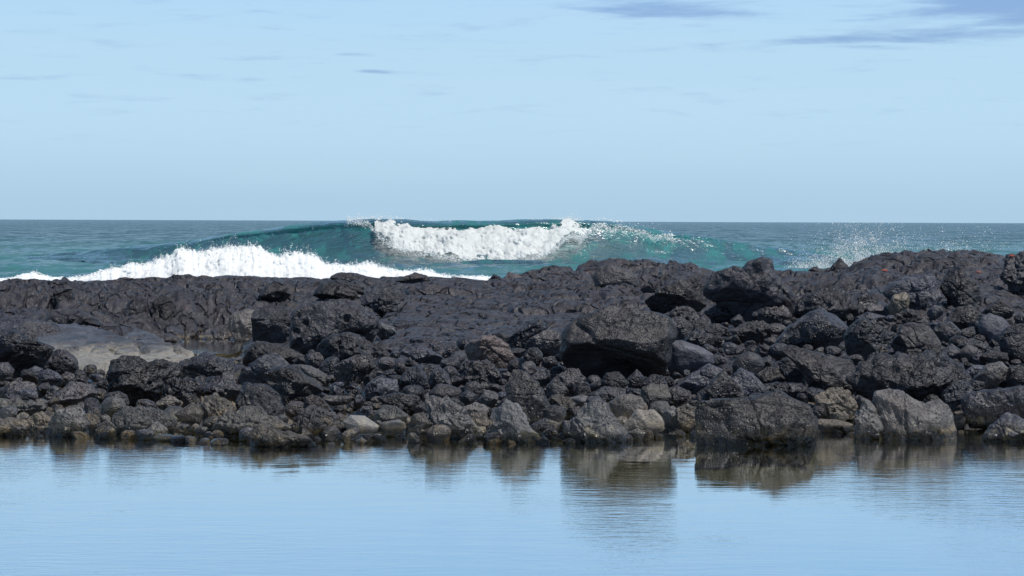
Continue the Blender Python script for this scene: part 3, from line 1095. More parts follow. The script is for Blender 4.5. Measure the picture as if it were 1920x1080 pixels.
# landmarks that smaller stones are described by: start of the label -> short name
LAND = [('black undercut', 'black undercut boulder'), ('black hollowed', 'hollowed black boulder'), ('broad sloping', 'broad sloping grey rock'),
        ('pyramid shaped', 'pyramid shaped grey rock'), ('smooth brown turtle', 'turtle shell like boulder'), ('long low crusted', 'long low crusted rock'),
        ('chunky mottled', 'chunky mottled rock'), ('knobbly crusted', 'knobbly crusted rock'), ('long jagged', 'jagged crusted rock'),
        ('round pitted', 'round pitted boulder'), ('large tilted', 'tilted dark wedge boulder'), ('cube shaped', 'cube shaped block'),
        ('large light', 'large light pitted boulder'), ('dark bored', 'bored boulder'), ('tilted split', 'tilted split block'), ('boxy pitted', 'boxy pitted rock'),
        ('low dark rough', 'low dark rough boulder'), ('rounded sandy', 'rounded sandy stone'), ('big crusted', 'big crusted boulder'),
        ('dark hunched', 'dark hunched rock'), ('maroon tinged', 'maroon tinged boulder'), ('dark wedge', 'sharp crested dark wedge'),
        ('largest black', 'largest black boulder'), ('smooth egg', 'smooth egg shaped boulder'), ('sharp wedge', 'sharp wedge rock'),
        ('pitted black ball', 'pitted black ball rock'), ('knobbly tan', 'knobbly tan rock'), ('tall crusted', 'tall peaked crusted rock'),
        ('sandy rounded', 'sandy rounded boulder'), ('sloping crusted', 'crusted mound rock'), ('big square', 'square block in the pool'),
        ('triangular block', 'triangular block'), ('smooth saddle', 'saddle shaped boulder'), ('long dark boulder', 'long dark boulder'),
        ('large smooth mound', 'smooth mound boulder'), ('round pocked', 'round pocked boulder'), ('wrinkled low', 'wrinkled low rock'),
        ('twin peaked', 'twin peaked boulder'), ('long ridged', 'furrowed boulder'), ('big creased', 'creased boulder'),
        ('long flat topped', 'flat topped slab'), ('angular faceted', 'angular faceted boulder'), ('domed porous', 'domed porous boulder'),
        ('round black egg', 'black egg boulder'), ('single tan', 'single tan stone'), ('cleft heart', 'heart shaped stone'), ('flat overhanging', 'flat overhanging rock'),
        ('long pale driftwood', 'driftwood like stone'), ('flat black pitted', 'flat black pitted rock'), ('low rough rock', 'low rough rock')]
ROCK_GROUP = 'lava boulders and stones between the pool and the shelf'


def rock(label, poly, style='round', mat='dark', name='lava_boulder', cat='boulder', deep=1.0, lean=0.10, base=None, sink=0.10, seed=None, cuts=()):
    p = np.array(poly, float)
    c, ang, rad = poly_outline(poly, 3.2 if style in ('angular', 'block') else 1.6)
    wpx, hpx = np.ptp(p[:, 0]), np.ptp(p[:, 1])
    brow = p[:, 1].max() if base is None else base
    d0 = depth_for(c[0], brow)
    D = 0.40 * (wpx * 0.65 + hpx * 0.35) * d0 / F * deep
    dc = d0 + D * 0.7
    s = dc / F
    W, Hh = wpx * s, hpx * s
    seed = (int(c[0] * 7 + c[1] * 13) if seed is None else seed)
    level = 6 if max(wpx, hpx) > 48 else 5
    v, f = ico(level)
    P = shape_rock(v, W, D, Hh, style, seed, (ang, rad * s), lean, cuts)
    # settle the foot into the ground
    zmin = P[:, 2].min()
    low = np.clip((zmin + 0.25 * Hh - P[:, 2]) / (0.25 * Hh), 0, 1)
    P[:, 2] -= low * sink * Hh
    cx, cz = float(xat(c[0], dc)), float(zat(c[0], c[1], dc))
    zb = P[:, 2].min()
    P[:, 2] -= zb
    o = mesh_obj(name, P, f, M[mat])
    o.location = (cx, dc, cz + zb)
    tag(o, label, cat, ROCK_GROUP)
    HERO_POLYS.append(p)
    for key, short in LAND:
        if label.startswith(key):
            MARKS.append((short, p))
    return o


def slab(label, poly, front, back, mat, thick=0.22, name='lava_slab', seed=3):
    """a tilted sheet of rock: front/back = (photo row, distance) of its plane"""
    p = np.array(poly, float)
    c = p.mean(0)
    n = 220
    per = np.concatenate([p, p[:1]])
    seg = np.linalg.norm(np.diff(per, axis=0), axis=1)
    cum = np.concatenate([[0], np.cumsum(seg)])
    s = np.linspace(0, cum[-1], n, endpoint=False)
    ring = np.stack([np.interp(s, cum, per[:, 0]), np.interp(s, cum, per[:, 1])], 1)
    hx = hor(c[0])
    (rf, df), (rb, db) = front, back
    zf, zb = H - (rf - hx) * df / F, H - (rb - hx) * db / F
    sl = (zb - zf) / (db - df)
    V, rows = [], []
    ts = np.linspace(0.0, 1.0, 64)
    for t in ts:
        q = c + (ring - c) * t
        m = (q[:, 1] - hor(q[:, 0])) / F
        d = (H - zf + sl * df) / (m + sl)
        V.append(np.stack([xat(q[:, 0], d), d, H - m * d], 1))
    V = np.array(V)
    T = np.repeat(ts, n)
    P = V.reshape(-1, 3)
    rel = fbm(P * np.array([1.6, 1.0, 1]), 4, seed) * 0.08 + fbm(P * np.array([6, 4, 1]), 4, seed + 2) * 0.045
    cr = np.abs(fbm(P * np.array([0.8, 0.55, 1]) + 3, 3, seed + 7))
    rel -= 0.09 * np.exp(-(cr / 0.018) ** 2)
    P[:, 2] += rel - 0.06 * sstep(0.93, 1.0, T)
    skirt = P[-n:].copy()
    skirt[:, 2] -= thick
    mid = P[-n:].copy()
    mid[:, 2] -= thick * 0.5
    mid[:, :2] += 0.04 * fbm(mid * 4, 3, 5)[:, None]
    P = np.concatenate([P, mid, skirt])
    nr = len(ts) + 2
    F4 = []
    i = np.arange((nr - 1) * n)
    r, k = i // n, i % n
    F4 = np.stack([r * n + k, (r + 1) * n + k, (r + 1) * n + (k + 1) % n, r * n + (k + 1) % n], 1)
    cz = P[:, 2].min()
    org = np.array([P[:, 0].mean(), P[:, 1].mean(), cz])
    o = mesh_obj(name, P - org, F4, M[mat])
    o.location = org
    tag(o, label, 'rock slab', ROCK_GROUP)
    HERO_POLYS.append(p)
    return o


M['slab'] = rock_mat('basalt_slab', (0.0348, 0.0341, 0.0391), (0.0754, 0.0725, 0.0798), ves=0.4, band=0.34, bmp=0.8, bleach=True)

slab('wide pale grey slab sloping down to the small rock pool at left',
     [(62, 618), (84, 606), (135, 604), (183, 613), (231, 630), (258, 615), (285, 622), (317, 640), (381, 658), (350, 672), (300, 684), (212, 690), (148, 688), (100, 672), (64, 648)],
     (690, 22.4), (600, 26.8), 'slab')

B, C = 'lava_boulder', 'beach_cobble'
# ---- left end
rock('black undercut boulder cut off by the left edge of the photo beneath the pale slab', [(-60, 622), (-20, 612), (0, 614), (35, 622), (67, 636), (102, 653), (92, 673), (80, 689), (48, 705), (0, 706), (-60, 704)], 'angular', 'dark', deep=.8, lean=-.25, cuts=((.1, -.7, -.6, .5),))
rock('low dark back of lava above the undercut boulder at the left edge', [(-50, 616), (-10, 604), (45, 599), (92, 606), (112, 622), (84, 642), (20, 648), (-50, 644)], 'angular', 'dark', lean=.5, deep=.9)
rock('dark pitted rock against the lower left corner of the pale slab', [(81, 673), (105, 654), (126, 659), (142, 673), (148, 692), (134, 702), (107, 698), (83, 692)], 'pitted', 'dark')
rock('smooth rounded grey stone touching the left edge under the undercut boulder', [(-12, 682), (0, 680), (16, 679), (28, 694), (24, 706), (5, 713), (-12, 710)], 'smooth', 'grey', C, 'rock')
rock('small round stone just right of the black undercut boulder', [(51, 692), (67, 685), (81, 692), (79, 705), (48, 707)], 'smooth', 'grey', C, 'rock')
rock('egg shaped grey stone in front of the pitted rock at the slab corner', [(72, 702), (89, 692), (107, 697), (119, 710), (115, 720), (75, 722)], 'round', 'grey', C, 'rock')
rock('black hollowed boulder with gas holes right below the pale slab', [(205, 712), (207, 697), (212, 678), (228, 671), (258, 675), (295, 681), (338, 689), (335, 704), (310, 710), (298, 744), (268, 759), (231, 740), (209, 736)], 'rough', 'dark', deep=.8)
rock('broad sloping grey rock right of the hollowed black boulder', [(336, 680), (349, 665), (381, 659), (403, 667), (430, 675), (454, 689), (444, 707), (403, 714), (376, 713), (338, 712)], 'angular', 'grey')
rock('cracked grey rock tucked under the broad sloping grey rock', [(298, 721), (314, 710), (376, 713), (383, 724), (376, 745), (344, 753), (301, 747)], 'rough', 'grey', B, 'rock')
rock('holed pale rim rock left of the round pitted boulder', [(373, 721), (384, 708), (419, 706), (443, 718), (455, 732), (440, 747), (403, 748), (373, 738)], 'pitted', 'grey', B, 'rock')
rock('pyramid shaped grey rock in the middle of the left rubble', [(94, 756), (107, 740), (134, 716), (172, 721), (185, 737), (177, 752), (161, 762), (135, 767)], 'angular', 'grey')
rock('smooth brown turtle shell like boulder at the left waterline', [(192, 756), (199, 747), (215, 743), (231, 748), (239, 764), (231, 777), (209, 782), (192, 777)], 'smooth', 'mottled', B, 'rock', deep=1.2)
rock('smooth round stone peeping over the turtle shell like boulder', [(193, 747), (205, 736), (222, 733), (238, 741), (244, 756), (239, 768), (205, 768)], 'smooth', 'grey', C, 'rock')
rock('dark upright stone left of the turtle shell like boulder', [(158, 766), (161, 748), (172, 745), (184, 749), (191, 764), (191, 785), (172, 793), (158, 786)], 'smooth', 'dark', C, 'rock')
rock('long low crusted rock near the left edge above the waterline', [(0, 753), (35, 747), (81, 756), (90, 762), (75, 776), (27, 780), (2, 772)], 'rough', 'mottled', B, 'rock')
rock('low layered stone at the left edge above the long crusted rock', [(-12, 735), (35, 715), (64, 718), (68, 732), (40, 748), (-12, 750)], 'angular', 'grey', B, 'rock')
rock('pale crusted rock in the water at the left edge', [(-20, 792), (10, 785), (32, 787), (51, 799), (38, 812), (-20, 819)], 'rough', 'mottled', B, 'rock', sink=.3)
rock('small ochre stained stone right of the crusted rock at the left edge', [(54, 785), (81, 773), (97, 788), (92, 805), (60, 807)], 'rough', 'tan', C, 'rock', sink=.3)
rock('chunky mottled rock standing in the water near the left edge', [(94, 796), (107, 769), (145, 764), (158, 775), (166, 791), (161, 814), (97, 820)], 'rough', 'mottled', B, 'rock', sink=.3)
rock('small tilted brown stone in the water below the turtle shell like boulder', [(184, 798), (204, 786), (220, 802), (216, 813), (188, 815)], 'angular', 'mottled', C, 'rock', sink=.3)
rock('knobbly crusted rock right of the turtle shell like boulder at the water', [(209, 780), (242, 764), (268, 769), (301, 772), (330, 783), (333, 797), (295, 798), (266, 808), (242, 811), (218, 800)], 'rough', 'mottled', B, 'rock', sink=.2)
rock('small grey cone stone at the waterline left of the flat white pebble', [(270, 811), (293, 790), (317, 804), (313, 817), (274, 818)], 'angular', 'pale', C, 'rock', sink=.3)
rock('pale angular stone above the knobbly crusted rock', [(295, 755), (317, 740), (344, 756), (338, 770), (301, 769)], 'angular', 'pale', C, 'rock')
rock('smooth hull shaped stone right of the knobbly crusted rock', [(328, 777), (357, 756), (376, 759), (383, 775), (376, 797), (349, 797)], 'smooth', 'mottled', C, 'rock')
rock('domed mottled rock left of the round pitted boulder at the water', [(376, 766), (384, 746), (403, 740), (427, 753), (440, 769), (432, 793), (403, 793), (381, 786)], 'rough', 'mottled', B, 'rock')
rock('flat whitish pebble lying in the water at left', [(285, 820), (300, 814), (322, 815), (335, 820), (330, 828), (295, 828)], 'smooth', 'tan', C, 'rock', sink=.2)
rock('tiny rounded pebble left of the flat whitish pebble', [(268, 820), (274, 815), (284, 817), (285, 822), (277, 825)], 'smooth', 'pale', C, 'rock', sink=.2)
rock('small upright pale stone in the water right of the flat whitish pebble', [(365, 807), (378, 799), (390, 801), (390, 816), (373, 818)], 'angular', 'pale', C, 'rock', sink=.3)
# ---- left centre
rock('long jagged crusted rock jutting toward the pool left of centre', [(400, 800), (416, 783), (443, 772), (486, 767), (521, 786), (536, 798), (515, 815), (475, 812), (440, 818), (402, 816)], 'rough', 'mottled', sink=.2)
rock('pale barnacled point reaching farthest into the pool left of centre', [(470, 815), (478, 800), (492, 796), (513, 808), (550, 815), (582, 821), (592, 830), (575, 840), (520, 844), (478, 842)], 'rough', 'mottled', sink=.25)
rock('round pitted black boulder above the jagged crusted rock', [(442, 753), (454, 735), (478, 719), (499, 720), (521, 737), (534, 764), (529, 783), (510, 790), (480, 784), (448, 772)], 'pitted', 'dark', lean=.2)
rock('large tilted dark wedge boulder right of the round pitted boulder', [(489, 702), (518, 690), (550, 685), (575, 708), (607, 732), (600, 742), (572, 748), (560, 768), (535, 762), (518, 738), (502, 716)], 'angular', 'dark', lean=.25)
rock('grey ridge backed rock behind the tilted dark wedge boulder', [(446, 707), (475, 681), (507, 658), (526, 664), (540, 680), (552, 694), (520, 712), (494, 718), (454, 714)], 'angular', 'grey')
rock('black holed rock directly below the cube shaped block', [(454, 683), (462, 657), (478, 643), (518, 647), (550, 654), (572, 668), (545, 686), (480, 692)], 'pitted', 'dark')
rock('cube shaped grey block with a pale flat top on the shelf foot', [(474, 596), (482, 574), (518, 571), (548, 575), (550, 596), (544, 650), (476, 646)], 'block', 'grey', 'lava_block', deep=1.0, lean=-.3, cuts=((0, -.38, .92, .48), (0, -1, 0, .8)))
rock('large light pitted boulder right of the cube shaped block', [(546, 582), (566, 568), (615, 563), (652, 567), (685, 580), (714, 598), (710, 622), (692, 643), (640, 655), (593, 656), (558, 656), (545, 640)], 'pitted', 'grey', deep=.9, lean=.2)
rock('rough grey boulder left of the cube shaped block', [(425, 606), (435, 587), (464, 580), (482, 584), (480, 640), (448, 642), (430, 622)], 'round', 'pale', lean=.3)
rock('dark bored boulder with deep holes below the large light pitted boulder', [(589, 664), (604, 641), (628, 628), (658, 624), (682, 633), (698, 646), (705, 664), (668, 671), (636, 677), (593, 674)], 'pitted', 'dark')
rock('tilted split block below the bored boulder', [(626, 706), (628, 686), (668, 665), (698, 667), (704, 689), (675, 716), (645, 721)], 'block', 'grey', 'lava_block')
rock('long pale bone like stone behind the tilted dark wedge boulder', [(558, 684), (583, 686), (615, 702), (618, 723), (599, 721), (575, 704)], 'smooth', 'pale', C, 'rock')
rock('boxy pitted rock right below the tilted split block', [(685, 738), (690, 722), (709, 708), (746, 713), (748, 737), (720, 748), (688, 748)], 'block', 'grey', 'lava_block', 'rock')
rock('long flat pale stone lying below the tilted split block', [(604, 748), (612, 741), (638, 742), (663, 743), (658, 755), (628, 761), (609, 757)], 'smooth', 'pale', C, 'rock')
rock('reddish brown chip rock left of the long flat pale stone', [(567, 750), (588, 739), (604, 746), (623, 769), (615, 779), (569, 772)], 'angular', 'red', C, 'rock')
rock('low dark rough boulder above the waterline left of centre', [(552, 786), (574, 769), (609, 767), (634, 783), (640, 803), (615, 816), (574, 814)], 'rough', 'dark')
rock('rounded sandy coloured stone right of the low dark rough boulder', [(642, 791), (658, 778), (685, 780), (714, 799), (709, 810), (677, 812), (652, 805)], 'smooth', 'tan', C, 'rock')
rock('dome shaped mottled stone right of the rounded sandy stone', [(703, 777), (719, 760), (744, 761), (768, 780), (752, 797), (722, 798), (703, 791)], 'round', 'mottled', B, 'rock')
rock('big crusted boulder leaning left above the waterline at centre', [(798, 756), (813, 745), (835, 748), (862, 764), (880, 786), (899, 803), (888, 818), (860, 820), (826, 814), (803, 793)], 'rough', 'mottled', lean=.2)
rock('flat overhanging dark rock left of the big crusted boulder', [(706, 747), (749, 737), (787, 745), (798, 759), (776, 777), (755, 772), (722, 760)], 'angular', 'dark', B, 'rock')
rock('dark hunched rock above the flat overhanging rock', [(749, 732), (754, 708), (765, 692), (787, 683), (798, 702), (806, 726), (780, 738)], 'round', 'dark', B, 'rock')
rock('round headed stone right of the dark hunched rock', [(800, 722), (811, 694), (827, 688), (843, 702), (849, 721), (830, 728)], 'smooth', 'grey', C, 'rock')
rock('dark smooth stone below the round headed stone', [(804, 737), (821, 720), (843, 721), (868, 732), (860, 751), (819, 752)], 'smooth', 'dark', C, 'rock')
rock('small grey rock leaning on the right foot of the large light pitted boulder', [(704, 629), (714, 606), (741, 613), (746, 626), (722, 636)], 'round', 'pale', C, 'rock')
rock('slanting ribbed grey rock right of the bored boulder', [(750, 664), (770, 650), (789, 649), (830, 668), (825, 680), (784, 678)], 'angular', 'grey', B, 'rock')
rock('small pale chip at the waterline below the rounded sandy stone', [(636, 820), (650, 807), (665, 818), (656, 831)], 'angular', 'pale', C, 'rock', sink=.3)
rock('white pebble lying alone in the shallow water left of centre', [(667, 827), (679, 820), (691, 827), (682, 833)], 'smooth', 'tan', C, 'rock', sink=.2)
rock('pale broken stone left of the low dark rough boulder', [(548, 796), (566, 788), (580, 802), (572, 815), (552, 812)], 'angular', 'pale', C, 'rock')
rock('crumbly crusted rock left of the big crusted boulder', [(768, 796), (775, 778), (795, 774), (804, 796), (800, 821), (770, 822)], 'rough', 'mottled', B, 'rock', sink=.2)
# ---- centre
rock('maroon tinged boulder left of the long dark wedge on the shelf', [(861, 672), (878, 643), (905, 630), (929, 631), (953, 649), (965, 667), (958, 685), (929, 684), (895, 680)], 'angular', 'red')
rock('dark wedge with a sharp crest lying on the shelf edge', [(950, 640), (988, 606), (1015, 596), (1028, 614), (1010, 640), (972, 658)], 'angular', 'dark')
rock('grey slab rock between the dark wedge and the largest boulder', [(983, 658), (993, 636), (1028, 617), (1052, 624), (1060, 660), (1020, 666)], 'angular', 'grey', B, 'rock')
rock('largest black boulder with a hollow underside right of centre', [(1054, 634), (1064, 611), (1088, 590), (1117, 583), (1146, 575), (1176, 580), (1219, 586), (1252, 599), (1268, 628), (1258, 650), (1256, 676), (1244, 702), (1200, 708), (1130, 716), (1085, 706), (1062, 684), (1054, 656)], 'round', 'dark', deep=.95, lean=-.12, seed=12, cuts=((-.2, -.6, -.8, .55), (.1, -.7, .7, .72)))
rock('smooth egg shaped boulder against the right side of the largest boulder', [(1250, 662), (1254, 640), (1278, 637), (1310, 648), (1337, 664), (1341, 682), (1316, 692), (1284, 699), (1254, 699)], 'smooth', 'smooth', deep=1.1, lean=-.1)
rock('dark rock split by a groove left of the sharp wedge rock', [(865, 712), (872, 690), (885, 678), (915, 677), (937, 697), (941, 716), (915, 725), (885, 722)], 'rough', 'dark', B, 'rock')
rock('ball shaped stone below the grooved dark rock', [(869, 733), (875, 718), (891, 714), (907, 723), (908, 737), (894, 748), (875, 746)], 'smooth', 'grey', C, 'rock')
rock('rounded stone left of the largest boulder below the slab rock', [(981, 668), (993, 652), (1009, 651), (1020, 665), (1013, 684), (995, 686)], 'round', 'grey', C, 'rock')
rock('sharp wedge rock standing on edge in front of the largest boulder', [(949, 728), (961, 692), (988, 700), (1009, 716), (1023, 737), (1034, 764), (1030, 786), (993, 786), (972, 770), (956, 752)], 'angular', 'dark', lean=.2, seed=41)
rock('pitted black ball rock in front of the left foot of the largest boulder', [(1050, 706), (1066, 692), (1087, 692), (1099, 710), (1099, 731), (1076, 740), (1054, 726)], 'pitted', 'dark', B, 'rock')
rock('rounded brown stone leaning on the sharp wedge rock', [(1024, 726), (1039, 710), (1058, 718), (1069, 734), (1058, 747), (1028, 742)], 'smooth', 'mottled', C, 'rock')
rock('mottled lumpy rock right of the sharp wedge rock foot', [(1027, 750), (1047, 740), (1071, 745), (1080, 764), (1068, 779), (1040, 777)], 'rough', 'mottled', B, 'rock')
rock('flat grey stone right of the rounded brown stone', [(1069, 746), (1095, 739), (1118, 750), (1111, 762), (1078, 760)], 'smooth', 'pale', C, 'rock')
rock('long dark stone lying under the hollow of the largest boulder', [(1104, 740), (1136, 725), (1174, 731), (1172, 746), (1122, 755)], 'angular', 'dark', C, 'rock')
rock('dark arched rock under the right half of the largest boulder', [(1126, 720), (1138, 700), (1162, 697), (1182, 718), (1167, 736), (1140, 735)], 'round', 'dark', B, 'rock')
rock('small bluish egg stone below the right foot of the largest boulder', [(1175, 712), (1195, 692), (1212, 708), (1205, 725), (1180, 727)], 'smooth', 'grey', C, 'rock')
rock('rounded boulder with a yellow crusted face right of the knobbly tan rock', [(1199, 731), (1219, 720), (1251, 721), (1260, 745), (1246, 770), (1221, 770), (1202, 752)], 'round', 'mottled', B, 'rock')
rock('dark cap stone on top of the yellow crusted boulder', [(1203, 722), (1224, 702), (1243, 704), (1256, 726), (1230, 738)], 'round', 'grey', C, 'rock')
rock('knobbly tan rock above the waterline below the largest boulder', [(1143, 756), (1157, 745), (1181, 737), (1203, 745), (1217, 767), (1197, 780), (1176, 786), (1152, 776)], 'round', 'pale', B, 'rock')
rock('tall crusted rock with a peak at the waterline right of centre', [(1060, 806), (1085, 777), (1114, 761), (1138, 761), (1152, 780), (1176, 809), (1172, 829), (1117, 834), (1070, 831)], 'rough', 'mottled', sink=.25, lean=.2)
rock('sandy rounded boulder right of the tall peaked crusted rock', [(1171, 797), (1197, 769), (1227, 769), (1245, 788), (1248, 806), (1210, 814), (1174, 810)], 'round', 'tan', lean=.2)
rock('low pale stone at the foot of the sandy rounded boulder', [(1173, 812), (1197, 803), (1213, 811), (1205, 825), (1177, 827)], 'smooth', 'tan', C, 'rock', sink=.3)
rock('sloping crusted mound rock at the waterline below the sharp wedge rock', [(916, 802), (929, 775), (950, 759), (972, 764), (988, 786), (996, 804), (1018, 818), (1006, 831), (940, 828)], 'rough', 'mottled', sink=.25, lean=.2)
rock('low dark rock between the crusted mound and the peaked rock', [(994, 798), (1023, 784), (1052, 795), (1046, 811), (1002, 811)], 'angular', 'dark', B, 'rock')
rock('upright pale brown stone above the crusted mound rock', [(897, 750), (913, 732), (937, 734), (934, 760), (908, 763)], 'round', 'pale', C, 'rock')
rock('knuckled grey stone left of the crusted mound rock', [(862, 768), (891, 756), (917, 764), (912, 782), (878, 780)], 'rough', 'pale', C, 'rock')
# ---- right centre
rock('big square block standing in the pool with yellow crusted foot', [(1309, 758), (1318, 752), (1346, 750), (1405, 751), (1441, 742), (1464, 736), (1488, 749), (1524, 766), (1531, 791), (1526, 812), (1532, 838), (1515, 856), (1447, 858), (1358, 857), (1312, 852), (1308, 815)], 'block', 'dark', 'lava_block', deep=.75, lean=.04, sink=.12, seed=77, cuts=((0, -.6, .8, .84),))
rock('angled plank like slab above the square block', [(1264, 728), (1298, 702), (1331, 684), (1355, 693), (1360, 704), (1322, 726), (1290, 738)], 'block', 'grey', 'lava_slab', 'rock slab')
rock('triangular block leaning behind the square block', [(1320, 730), (1358, 695), (1373, 708), (1396, 736), (1394, 756), (1345, 754)], 'block', 'grey', 'lava_block', 'rock', lean=.15)
rock('tilted pale edged block right of the triangular block', [(1373, 710), (1390, 693), (1414, 702), (1445, 735), (1440, 753), (1405, 752), (1384, 730)], 'block', 'grey', 'lava_block', 'rock', lean=.3)
rock('smooth saddle shaped boulder above the tilted pale edged block', [(1373, 686), (1384, 667), (1405, 658), (1426, 667), (1434, 684), (1424, 708), (1402, 708), (1377, 702)], 'smooth', 'smooth', B, 'rock')
rock('low rounded stone right of the saddle shaped boulder', [(1418, 704), (1438, 687), (1458, 689), (1480, 711), (1458, 722), (1426, 722)], 'round', 'grey', C, 'rock')
rock('flat black pitted rock behind the square block', [(1427, 724), (1476, 717), (1503, 719), (1519, 732), (1508, 745), (1447, 742)], 'pitted', 'dark', B, 'rock')
rock('dark ball rock left of the long dark boulder', [(1459, 680), (1476, 669), (1500, 681), (1516, 699), (1510, 722), (1485, 722), (1468, 704)], 'round', 'dark', B, 'rock')
rock('long dark boulder sloping left above the gap beside the square block', [(1469, 658), (1482, 646), (1506, 654), (1540, 662), (1568, 671), (1597, 676), (1604, 699), (1600, 728), (1545, 736), (1515, 718), (1500, 690)], 'round', 'dark', lean=.2)
rock('large smooth mound boulder with yellow specks right of centre', [(1452, 642), (1482, 610), (1521, 587), (1550, 578), (1580, 586), (1594, 607), (1592, 635), (1553, 648), (1494, 652)], 'round', 'grey', lean=.25)
rock('round pocked boulder behind the largest boulder', [(1252, 592), (1269, 576), (1290, 574), (1310, 586), (1317, 607), (1300, 618), (1265, 612)], 'pitted', 'grey', B, 'rock')
rock('grey angular rock in front of the round pocked boulder', [(1252, 600), (1278, 594), (1302, 610), (1294, 634), (1269, 638), (1252, 620)], 'angular', 'grey', B, 'rock')
rock('small dark rock above the smooth egg shaped boulder', [(1282, 638), (1307, 616), (1341, 631), (1338, 644), (1310, 649)], 'round', 'dark', C, 'rock')
rock('wrinkled low rock left of the large smooth mound boulder', [(1371, 620), (1411, 604), (1432, 600), (1449, 613), (1445, 640), (1393, 640)], 'rough', 'dark', B, 'rock')
rock('knobby rock above the wrinkled low rock', [(1415, 589), (1441, 576), (1479, 578), (1483, 593), (1463, 608), (1429, 605)], 'rough', 'grey', B, 'rock')
rock('low rough rock under the twin peaked boulder', [(1323, 584), (1346, 572), (1393, 572), (1407, 584), (1375, 604), (1338, 606)], 'rough', 'dark', B, 'rock')
rock('small round rock left of the wrinkled low rock', [(1320, 615), (1346, 604), (1366, 616), (1350, 635), (1329, 634)], 'round', 'grey', C, 'rock')
rock('pale crusted rock in the gap between the square block and the creased boulder', [(1528, 742), (1559, 730), (1592, 735), (1606, 760), (1600, 785), (1553, 782), (1536, 764)], 'rough', 'tan', B, 'rock')
rock('long pale driftwood like stone at the waterline right of the square block', [(1525, 792), (1540, 785), (1570, 787), (1602, 795), (1598, 806), (1532, 812)], 'smooth', 'tan', C, 'rock', sink=.3)
rock('upright crusted stone against the left side of the square block', [(1270, 768), (1290, 758), (1311, 765), (1312, 806), (1274, 806)], 'rough', 'mottled', B, 'rock')
rock('small dark stone right of the sandy rounded boulder', [(1243, 776), (1263, 758), (1275, 775), (1271, 800), (1250, 798)], 'angular', 'mottled', C, 'rock')
rock('dark speckled stone right of the yellow crusted boulder', [(1253, 729), (1272, 724), (1296, 735), (1300, 753), (1281, 762), (1258, 752)], 'round', 'dark', C, 'rock')
# ---- right
rock('long ridged boulder with furrowed face above the creased boulder', [(1593, 712), (1618, 678), (1642, 665), (1678, 675), (1731, 667), (1767, 672), (1811, 684), (1816, 711), (1790, 735), (1755, 752), (1700, 756), (1650, 752), (1606, 748)], 'rough', 'dark', lean=.3, deep=.8)
rock('big creased grey boulder standing in the pool at right', [(1636, 762), (1651, 737), (1675, 735), (1701, 741), (1737, 762), (1767, 752), (1784, 768), (1797, 803), (1795, 832), (1737, 836), (1660, 836), (1640, 805)], 'angular', 'pale', lean=.3, sink=.2, seed=55)
rock('narrow dark rock with ochre crust left of the creased boulder', [(1605, 775), (1612, 762), (1630, 756), (1652, 785), (1656, 833), (1607, 833)], 'rough', 'mottled', B, 'rock', sink=.2)
rock('long flat topped slab jutting in from the right edge over the pool', [(1805, 748), (1826, 735), (1880, 729), (1930, 725), (1975, 727), (1975, 792), (1876, 798), (1823, 797), (1809, 772)], 'block', 'dark', 'lava_slab', 'rock slab', lean=-.1, deep=.8, cuts=((0, -.5, .8, .78), (0, -.7, -.7, .5)))
rock('jagged pyramid rock in the water at the right edge', [(1842, 824), (1861, 800), (1891, 776), (1912, 782), (1935, 795), (1940, 834), (1870, 838)], 'angular', 'grey', B, 'rock', sink=.25)
rock('angular faceted boulder above the furrowed boulder', [(1673, 645), (1693, 613), (1716, 605), (1746, 612), (1759, 631), (1766, 672), (1707, 675), (1678, 664)], 'angular', 'dark', lean=.3)
rock('domed porous boulder left of the angular faceted boulder', [(1585, 632), (1598, 607), (1621, 596), (1642, 606), (1661, 619), (1655, 652), (1640, 672), (1604, 676), (1588, 655)], 'pitted', 'grey')
rock('round black egg boulder high on the right rubble', [(1834, 612), (1841, 596), (1858, 588), (1882, 595), (1895, 610), (1886, 633), (1855, 640), (1837, 627)], 'smooth', 'smooth', lean=.2)
rock('dark boulder cut by the right edge below the black egg boulder', [(1874, 632), (1888, 613), (1930, 606), (1945, 640), (1935, 678), (1894, 676), (1877, 655)], 'round', 'dark')
rock('small smooth egg stone below the black egg boulder', [(1795, 663), (1814, 646), (1832, 651), (1842, 667), (1826, 680), (1805, 678)], 'smooth', 'smooth', C, 'rock')
rock('cleft heart shaped stone above the flat topped slab', [(1821, 717), (1847, 687), (1879, 678), (1892, 693), (1870, 722), (1845, 726)], 'round', 'pale', C, 'rock')
rock('dark round stone at the right edge above the flat topped slab', [(1887, 710), (1894, 690), (1920, 682), (1940, 690), (1945, 720), (1920, 730), (1893, 728)], 'smooth', 'dark', B, 'rock')
rock('rounded stone right of the angular faceted boulder', [(1750, 620), (1761, 604), (1784, 602), (1804, 622), (1798, 638), (1765, 640)], 'smooth', 'grey', C, 'rock')
rock('low ridged dark rock above the domed porous boulder', [(1673, 597), (1701, 581), (1737, 582), (1740, 598), (1693, 612)], 'rough', 'dark', B, 'rock')
rock('small lens shaped rock left of the low ridged dark rock', [(1605, 595), (1627, 584), (1662, 593), (1650, 604), (1610, 604)], 'smooth', 'grey', C, 'rock')
rock('single tan stone on the dark right hand slope', [(1664, 578), (1676, 554), (1699, 548), (1709, 565), (1700, 586), (1672, 589)], 'angular', 'tan', C, 'rock')
rock('flat grey rock left of the small smooth egg stone', [(1797, 649), (1823, 634), (1841, 642), (1857, 652), (1846, 664), (1799, 661)], 'angular', 'grey', C, 'rock')
rock('jagged dark rock left of the flat topped slab', [(1772, 742), (1790, 717), (1808, 713), (1831, 727), (1815, 755), (1800, 778), (1780, 772)], 'rough', 'dark', B, 'rock')
